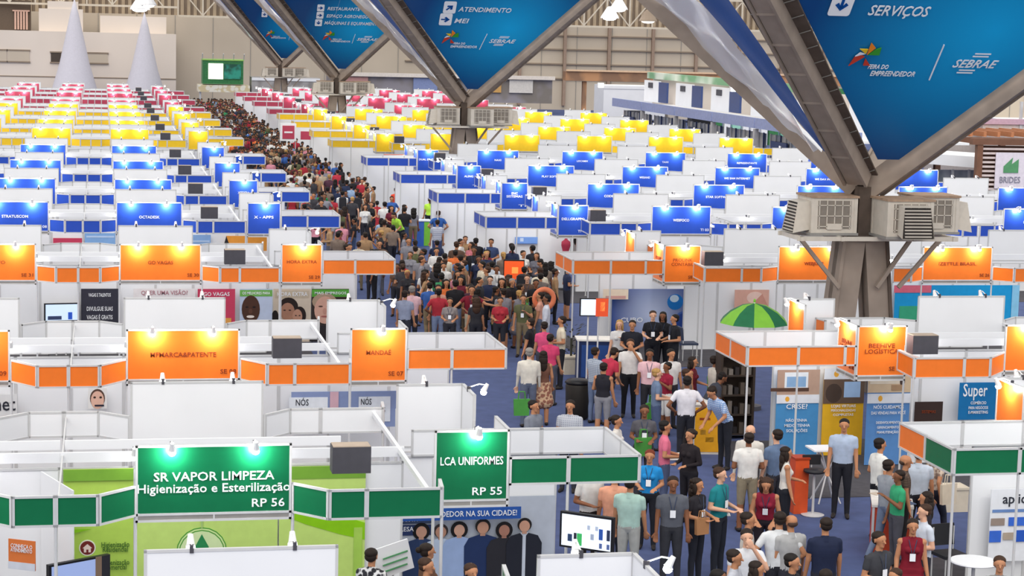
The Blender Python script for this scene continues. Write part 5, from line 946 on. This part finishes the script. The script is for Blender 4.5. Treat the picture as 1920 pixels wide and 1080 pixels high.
def counter(x, y, w_, d, h_, col, topc, rz, label, name='counter', front=None):
    t = thing(name, (x, y, 0), label, 'counter', None, math.radians(rz)); q = MB(); q.box((0, 0, h_/2), (w_, d, h_), mat('counter_'+col, col, .5)); link('body', q.mesh('body'), t)
    q = MB(); q.box((0, 0, h_+.02), (w_+.06, d+.06, .04), mat('counter_top_'+topc, topc, .4)); link('top', q.mesh('top'), t)
    for xx in (-w_/2, w_/2): q = MB(); q.box((xx, -d/2, h_/2), (.04, .04, h_), ALU); link('edge_trim', q.mesh('edge_trim'), t)
    if front:
        for (fx, fz, fw, fh, fc) in front: q = MB(); q.box((fx*w_, -d/2-.006, fz*h_), (fw*w_, .008, fh*h_), mat('counter_print_'+fc, fc, .5)); link('front_print', q.mesh('front_print'), t)
    return t
x, y, z = (11.92, 47.09, 0.00); counter(x, y+.3, .86, .6, 1.0, '22305a', 'eeeae2', -8, 'dark blue information counter with white top', front=[(0, .5, .8, .8, '2a4a88')])
x, y, z = (12.14, 38.44, 0.00); counter(x, y+.3, .56, .6, 1.02, 'd8d0c4', 'ece8e0', -8, 'yellow-fronted counter with white top beside the black blazer', front=[(0, .5, .92, .9, 'e0a020'), (-.1, .72, .4, .05, 'b04030'), (.1, .3, .3, .1, 'e8c888'), (-.15, .45, .2, .1, 'e8c888')])
x, y, z = (12.25, 78.11, 0.00); counter(x, y+.3, 1.1, .6, 1.0, '3a66b8', 'dfe4ec', 0, 'blue counter with green end panel in the mid aisle', front=[(.38, .5, .24, .95, '7ac040'), (-.1, .5, .1, .4, 'd05a80')])
x, y, z = (12.91, 30.38, 0.00); t = counter(x, y+.3, .62, 1.1, .85, 'c84a30', 'e4e0da', -20, 'red-edged table covered with leaflets', 'display_table')
for i in range(8):
    q = MB(); q.box((0, 0, .006), (.15, .2, .012), mat('leaflet_%d' % (i % 4), ['f0f0ee', '5a6a88', 'c8b8a8', '8a4a44'][i % 4], .6)); o = link('leaflet', q.mesh('leaflet'), None, (x-.15+.3*(i % 2), y+.3-.4+.23*(i//2), .891), RND.random()); tag(o, '%s leaflet, %s %s end of the red-edged table' % (['white', 'blue grey', 'beige', 'brick red'][i % 4], ['left side,', 'right side,'][i % 2], ['near', 'second from near', 'second from far', 'far'][i//2]), 'leaflet', 'leaflets on the red-edged table')
def stool(x, y, label, h_=.78, back=True, col='2a2a2e'):
    t = thing('bar_stool', (x, y, 0), label, 'stool'); m_ = mat('stool_seat', col, .5)
    q = MB(); q.lathe([(.2, 0), (.21, .015), (.03, .04)], ALU, 18); link('base', q.mesh('base', False), t); q = MB(); q.tube((0, 0, .03), (0, 0, h_), .025, ALU); link('pole', q.mesh('pole'), t)
    q = MB(); q.lathe([(.17, h_), (.2, h_+.02), (.19, h_+.06), (.02, h_+.065)], m_, 16); link('seat', q.mesh('seat', True), t)
    if back: q = MB(); q.box((0, .17, h_+.2), (.34, .03, .18), m_); q.tube((0, .17, h_+.02), (0, .17, h_+.2), .015, ALU); link('backrest', q.mesh('backrest'), t)
x, y, z = (12.47, 33.18, 0.00); stool(x, y, 'bar stool with round chrome base beside the orange bin')
x, y, z = (13.09, 34.19, 0.00)
t = thing('high_table', (x, y, 0), 'white high table with crossed legs before the yellow poster', 'table')
q = MB(); q.box((0, 0, 1.0), (.7, .5, .03), WHITE); link('tabletop', q.mesh('tabletop'), t)
for a in (45, 135, 225, 315): q = MB(); q.tube((0, 0, .55), (.3*math.cos(math.radians(a)), .3*math.sin(math.radians(a)), 0), .016, ALU); q.tube((0, 0, .55), (.25*math.cos(math.radians(a+180)), .2*math.sin(math.radians(a+180)), .99), .016, ALU); link('leg', q.mesh('leg'), t)
x, y, z = (12.28, 33.44, 0.00); t = thing('display_bin', (x, y, 0), 'tall orange display bin right of the woman in the white top', 'bin'); q = MB(); q.box((0, 0, .5), (.26, .3, 1.0), mat('orange_bin', 'd8552a', .5)); link('body', q.mesh('body'), t); q = MB(); q.box((0, 0, 1.01), (.29, .33, .03), mat('bin_rim', 'a83a1c', .5)); link('rim', q.mesh('rim'), t)
x, y, z = (10.32, 42.40, 0.00); t = thing('waste_bin', (x, y, 0), 'dark waste bin standing on the blue aisle carpet', 'bin'); q = MB(); q.lathe([(.2, 0), (.26, .05), (.28, .75), (.26, .8)], mat('bin_black', '2a2622', .6), 16); link('body', q.mesh('body', True), t); q = MB(); q.lathe([(.28, .8), (.3, .82), (.24, .88), (.1, .9)], BLACK, 16); link('lid', q.mesh('lid', True), t)
def planter(x, y, label, s=1.0, plant=True):
    t = thing('planter', (x, y, 0), label, 'planter'); q = MB(); q.box((0, 0, .22), (.42, .42, .44), mat('cream_planter', 'cfc4b0', .6)); q.box((0, 0, .43), (.46, .46, .04), mat('cream_planter', 'cfc4b0', .6)); link('pot', q.mesh('pot'), t)
    if plant:
        q = MB(); R2 = random.Random(5); G_ = mat('dark_foliage', '3a3a30', .8, noise=.2)
        for i in range(60):
            a = R2.random()*2*PI; r = .05+.3*R2.random(); z_ = .5+.75*R2.random()*s; c = Vector((r*math.cos(a), r*math.sin(a), z_)); d = Vector((math.cos(a), math.sin(a), .5)).normalized()*.16; n_ = d.cross(Vector((0, 0, 1))).normalized()*.03
            q.add([c, c+d*.5+n_, c+d, c+d*.5-n_, c+d*.5+Vector((0, 0, .01))], [(0, 1, 4), (1, 2, 4), (2, 3, 4), (3, 0, 4), (0, 3, 2, 1)], G_)
        q.tube((0, 0, .4), (0, 0, .9*s), .03, G_); o = link('foliage', q.mesh('foliage'), t)
x, y, z = (11.55, 48.28, 0.00); planter(x, y, 'cream planter box beside the cream-shirted man')
x, y, z = (15.32, 33.34, 0.00); planter(x-.1, y, 'cream box on the floor beneath the right green fascia', plant=False)
x, y, z = (14.86, 84.63, 0.00); planter(x, y, 'bushy dark plant under the second blue corner fascia', 1.5)
x, y, z = (11.90, 90.37, 0.00); planter(x, y, 'low cream box on the carpet in mid aisle', plant=False)
# green segmented sunshade
x, y, z = (14.61, 43.20, 2.47)
t = thing('sunshade', (x, y, 0), 'beach sunshade in light and dark green segments', 'umbrella'); r_ = .80; n = 10; hh = .46
GL, GD = mat('lime_canvas', '7ab83c', .7), mat('dark_green_canvas', '1f6a44', .7)
for i in range(n):
    q = MB(); prof = [(0, 0), (.35, -.05), (.7, -.2), (.92, -.36), (1.0, -hh)]; vs_ = []; sub = 4
    for (rr, zz) in prof:
        for j in range(sub+1): a = 2*PI*(i+j/sub)/n; k_ = 1-.05*rr*math.sin(PI*j/sub); vs_.append((r_*rr*k_*math.cos(a), r_*rr*k_*math.sin(a), z+zz*1.0))
    q.add(vs_, [(a_*(sub+1)+j, (a_+1)*(sub+1)+j, (a_+1)*(sub+1)+j+1, a_*(sub+1)+j+1) for a_ in range(len(prof)-1) for j in range(sub)], GL if i % 2 else GD); link('canvas_segment', q.mesh('canvas_segment', True), t)
    q = MB(); a = 2*PI*i/n; q.tube((0, 0, z-.03), (r_*.95*math.cos(a), r_*.95*math.sin(a), z-hh+.03), .008, ALU); link('rib', q.mesh('rib'), t)
q = MB(); q.tube((0, 0, 0), (0, 0, z+.04), .02, LAMPW); q.ell((0, 0, z+.05), (.03, .03, .05), GL); link('pole', q.mesh('pole'), t); q = MB(); q.lathe([(.25, 0), (.25, .1), (.05, .14)], DARK, 14); link('base', q.mesh('base'), t)
# round tables and chairs
def rtable(x, y, label, r=.35, h_=.74):
    t = thing('round_table', (x, y, 0), label, 'table'); q = MB(); q.lathe([(r, h_), (r+.01, h_+.012), (r, h_+.03), (.01, h_+.03)], WHITE, 22); link('tabletop', q.mesh('tabletop'), t)
    q = MB(); q.tube((0, 0, .02), (0, 0, h_), .03, ALU); q.lathe([(.22, 0), (.22, .02), (.03, .04)], ALU, 14); link('pedestal', q.mesh('pedestal'), t)
def chair(x, y, rz, label, col='232327'):
    t = thing('chair', (x, y, 0), label, 'chair', None, math.radians(rz)); m_ = mat('chair_'+col, col, .6)
    q = MB(); q.box((0, 0, .45), (.44, .44, .05), m_); link('seat', q.mesh('seat'), t); q = MB(); q.box((0, .22, .72), (.42, .04, .34), m_, rx=-.12); link('backrest', q.mesh('backrest'), t)
    for sx in (-.19, .19):
        for sy in (-.19, .19): q = MB(); q.tube((sx, sy, 0), (sx, sy, .45 if sy < 0 else .85), .012, ALU); link('leg', q.mesh('leg'), t)
rtable((12.78, 27.14, 0.76)[0], (12.78, 27.14, 0.76)[1], 'small round white table at the lower right edge'); x, y, z = (13.19, 28.24, 0.60); chair(x-.1, y+.45, 10, 'black chair behind the small round white table')
x, y, z = (14.25, 63.90, 0.76); rtable(x, y-.3, 'round white table with visitors under the blue screen', .5)
chair((12.79, 60.58, 0.50)[0], (12.79, 60.58, 0.50)[1], 160, 'dark office chair right of the orange monitor', '33353f'); chair((15.17, 50.16, 0.50)[0], (15.17, 50.16, 0.50)[1], 90, 'dark chair in front of the blue sphere wall', '3a4258')
# carried things
BM = {'g': mat('green_bag', '4a9440', .6), 'c': mat('cream_bag', 'd8ccb8', .7), 't': mat('tan_leather', 'a87850', .6), 'k': mat('dark_bag', '2a2a30', .7), 'b': mat('blue_bag', '3a6ab8', .6), 'o': mat('orange_ring', 'e0805a', .5)}
def tote(p, c, label, rz=0, s=1.0):
    t = thing('tote_bag', p, label, 'bag', None, math.radians(rz)); q = MB(); q.add([(-.16*s, -.03, 0), (.16*s, -.03, 0), (.18*s, -.02, .36*s), (-.18*s, -.02, .36*s), (-.16*s, .04, 0), (.16*s, .04, 0), (.18*s, .03, .36*s), (-.18*s, .03, .36*s)], [(0, 1, 2, 3), (5, 4, 7, 6), (4, 0, 3, 7), (1, 5, 6, 2), (3, 2, 6, 7), (4, 5, 1, 0)], BM[c]); link('body', q.mesh('body'), t)
    q = MB(); 
    for yy_ in (-.02, .03): q.tube((-.08*s, yy_, .34*s), (-.06*s, yy_, .52*s), .008, BM[c], n=5); q.tube((.08*s, yy_, .34*s), (.06*s, yy_, .52*s), .008, BM[c], n=5); q.tube((-.06*s, yy_, .52*s), (.06*s, yy_, .52*s), .008, BM[c], n=5)
    link('handle', q.mesh('handle'), t)
for px, c, lb, rz in (((9.20, 53.80, 0.60), 'g', 'bright green bag carried by the woman in tan', 20), ((10.71, 53.68, 0.55), 'g', 'green bag hanging beside the dark-clad visitor', 0), ((9.72, 34.74, 0.90), 'g', 'green bag held against the charcoal tee', 10), ((11.29, 39.76, 0.60), 'g', 'dark-framed green bag on the aisle beside the pink polo', 30),
                      ((11.38, 52.88, 0.90), 'g', 'long green bag left of the salmon top', 80), ((13.08, 41.15, 0.90), 'g', 'green bag hanging under the orange ring corner', 0), ((8.39, 39.28, 0.80), 'g', 'small green bag in the grey-haired man\'s hand', 0), ((9.04, 28.80, 0.95), 't', 'tan shoulder bag on the curly-haired woman\'s hip', 20),
                      ((13.77, 30.34, 0.95), 'c', 'cream striped bag under the arm of the patterned blouse', 20), ((11.13, 53.67, 0.40), 'b', 'blue bag low in the crowd right of the maroon shirt', 0), ((12.67, 85.78, 0.90), 'g', 'green bag held by the orange red shirt', 0)): tote((px[0], px[1], px[2]-.1), c, lb, rz, .95 if c != 't' else .7)
def backpack(i, label, c='k'):
    p = NEAR[i][0]; rz = math.radians(NEAR[i][2]); t = thing('backpack', (p[0], p[1], 1.08), label, 'backpack', None, rz); q = MB(); q.box((0, .20, .16), (.30, .16, .42), BM[c]); q.box((0, .30, .10), (.22, .06, .22), BM[c]); q.ell((0, .20, .36), (.15, .09, .07), BM[c]); link('body', q.mesh('body'), t)
    q = MB(); [q.beam((sx*.1, .12, .34), (sx*.11, -.08, .30), .04, .015, BM[c]) for sx in (-1, 1)]; [q.beam((sx*.11, -.10, .30), (sx*.12, -.10, .02), .04, .015, BM[c]) for sx in (-1, 1)]; link('strap', q.mesh('strap'), t)
for i, n_ in enumerate(NEAR):
    if n_[8] == 'visitor in green tee with black backpack seen from behind': backpack(i, 'black backpack on the green tee')
    if n_[8] == 'visitor in white tee with dark backpack seen from behind': backpack(i, 'dark backpack on the white tee')
    if n_[8] == 'visitor in brown tee with large dark backpack seen from behind': backpack(i, 'large dark backpack on the brown tee')
    if n_[8] == 'man in grey tee with dark backpack right of the orange screen': backpack(i, 'dark backpack on the grey tee near the orange monitor')
t = thing('swim_ring', ((11.55, 51.30, 1.55)[0], (11.55, 51.30, 1.55)[1]+.25, 1.45), 'pink and orange ring shaped bag behind the pale shirt', 'ring')
vs_ = []; n, m_ = 20, 8
q = MB()
for i in range(n):
    for j in range(m_): a, b_ = 2*PI*i/n, 2*PI*j/m_; vs_.append(((.26+.07*math.cos(b_))*math.cos(a), .05*math.sin(b_), (.26+.07*math.cos(b_))*math.sin(a)))
q.add(vs_, [(i*m_+j, ((i+1) % n)*m_+j, ((i+1) % n)*m_+(j+1) % m_, i*m_+(j+1) % m_) for i in range(n) for j in range(m_)], BM['o']); link('ring', q.mesh('ring', True), t)
# papers in hands
for p, lb in (((9.95, 33.50, 1.05), 'white papers in the pink polo man\'s hands'), ((9.57, 29.58, 1.00), 'leaflet held by the man in teal polo'), ((9.86, 52.95, 1.10), 'white leaflet before the maroon shirt')):
    q = MB(); q.box((0, 0, 0), (.3, .2, .012), mat('paper', 'e6e6e2', .7), rx=.5); q.box((.02, -.01, .012), (.2, .12, .004), mat('paper_print', 'a8b0b8', .7), rx=.5); o = link('paper', q.mesh('paper'), None, p); tag(o, lb, 'paper')
# dress form, small kiosk and red sign box
x, y, z = (15.17, 64.60, 1.57); t = thing('dress_form', (x, y, 0), 'rose red dress form on a stand by the white wall', 'mannequin'); m_ = mat('rose_form', 'b83a54', .6)
q = MB(); q.lathe([(.02, 1.0), (.15, 1.02), (.16, 1.15), (.11, 1.32), (.16, 1.5), (.15, 1.62), (.05, 1.7), (.045, 1.76)], m_, 14); link('torso', q.mesh('torso', True), t); q = MB(); q.tube((0, 0, 0), (0, 0, 1.05), .02, BLACK); q.lathe([(.2, 0), (.2, .03), (.03, .06)], BLACK, 12); link('stand', q.mesh('stand'), t)
x, y, z = (14.22, 101.05, 0.00); t = thing('food_cart', (x+.5, y+.6, 0), 'white and coral food cart beside the blue corner booths', 'cart')
q = MB(); q.box((0, 0, .7), (1.1, .9, 1.0), WHITE); link('body', q.mesh('body'), t); q = MB(); q.prism([(-.65, 1.9), (.65, 1.9), (.55, 2.2), (-.5, 2.2)], -.5, .5, mat('coral_canopy', 'd8705a', .6)); link('canopy', q.mesh('canopy'), t)
q = MB(); [q.tube((sx*.5, sy*.4, 1.2), (sx*.5, sy*.4, 1.92), .02, ALU) for sx in (-1, 1) for sy in (-1, 1)]; link('post', q.mesh('post'), t); q = MB(); q.box((.15, -.46, .95), (.6, .02, .35), mat('cart_window', '5a5a66', .3)); link('window', q.mesh('window'), t)
for sx in (-1, 1): q = MB(); q.tube((sx*.35, -.42, .2), (sx*.35, -.34, .2), .2, BLACK, n=14); link('wheel', q.mesh('wheel'), t)
x, y, z = (11.02, 121.26, 1.90); t = thing('sign_box', (x, y, 0), 'crimson box sign in a white frame, left of the yellow corner fascias', 'sign'); q = MB(); q.box((0, 0, 2.3), (.95, .5, 1.05), WHITE); q.box((0, -.26, 2.3), (.72, .03, .8), PANEL['crimson']); q.box((0, -.28, 2.3), (.5, .02, .1), WHITE); link('box', q.mesh('box'), t)
q = MB(); q.box((1.25, .1, 2.1), (.95, .1, .5), PANEL['crimson']); link('side_panel', q.mesh('side_panel'), t)
for xx in (-.45, .45, 1.7): q = MB(); q.tube((xx, 0, 0), (xx, 0, 1.85), .03, ALU); link('post', q.mesh('post'), t)
# people working inside the nearest booths
for p, fig, rz, top, hair, hc, lb in (((4.23, 25.53, 1.66), 'standf', 100, '6a4a3a', 'tied', 'dark', 'woman turned right before the printed team, lower centre'), ((4.10, 24.79, 1.60), 'standf', 60, '8a6a58', 'short', 'brown', 'person cut by the bottom edge below the printed team'), ((4.62, 24.44, 1.70), 'stand', 20, '3a3c46', 'short', 'brown', 'brown-haired head at the bottom edge before the printed team'), ((3.46, 25.37, 1.70), 'standf', 150, '2a2a30/d8d8d8/voronoi', 'short', 'dark', 'person in black and white print behind the tilted leaflet board')):
    person(p, fig, rz, top, '2a2c38', hair, hc, 'm', lb, h=1.68, group='people inside the nearest booths')
x, y, z = (3.83, 25.92, 1.40); t = thing('leaflet_board', (x, y, 0), 'tilted white board with green lines at the bottom centre', 'board'); q = MB(); q.box((0, 0, 1.38), (.5, .03, .42), WHITE, ry=-.25, rz=.2); link('board', q.mesh('board'), t)
q = MB(); [q.box((.02, -.03, 1.44-.09*i), (.36, .012, .02), mat('green_line', '5a9a6a', .6), ry=-.25, rz=.2) for i in range(3)]; link('printed_line', q.mesh('printed_line'), t); q = MB(); q.tube((0, .03, 0), (0, .03, 1.3), .015, ALU); q.box((0, .03, .01), (.35, .3, .02), BLACK); link('stand', q.mesh('stand'), t)

x, y, z = (13.19, 38.88, 0.00); t = thing('shelf_rack', (x, y+1.2, 0), 'dark brown shelf rack with goods behind the blue checked shirt', 'shelf'); m_ = mat('dark_rack', '3a302a', .7)
for sx in (-.36, .36): q = MB(); q.box((sx, 0, .95), (.05, .4, 1.9), m_); link('side_panel', q.mesh('side_panel'), t)
q = MB(); q.box((0, .19, .95), (.7, .02, 1.88), mat('rack_back', '4a3e36', .7)); link('back_panel', q.mesh('back_panel'), t)
R3 = random.Random(8)
for i in range(5):
    q = MB(); q.box((0, 0, .1+.42*i), (.7, .38, .03), m_); link('shelf', q.mesh('shelf'), t)
    if i < 4:
        for j in range(5): hh_ = .12+.16*R3.random(); q = MB(); q.box((-.27+.135*j, -.05, .115+.42*i+hh_/2), (.09, .16, hh_), mat('goods_%d' % (j % 3), ['5a5048', '77706a', '2e2a2c'][j % 3], .6)); o = link('packed_item', q.mesh('packed_item'), t)

# ------------------------------------------------------------------ fit lettering widths, then turn the lettering into meshes
bpy.context.view_layer.update()
for o, wd in FIT:
    d = o.dimensions.x
    if d > 1e-6 and wd: o.scale.x *= wd/d
bpy.context.view_layer.update(); dg = bpy.context.evaluated_depsgraph_get()
for o, wd in FIT:
    me = bpy.data.meshes.new_from_object(o.evaluated_get(dg)); n = link('lettering', me, o.parent, o.location); n.rotation_euler = o.rotation_euler; n.scale = o.scale
    for k in ('label',):
        if k in o: n[k] = o[k]
for o, wd in FIT: bpy.data.objects.remove(o)
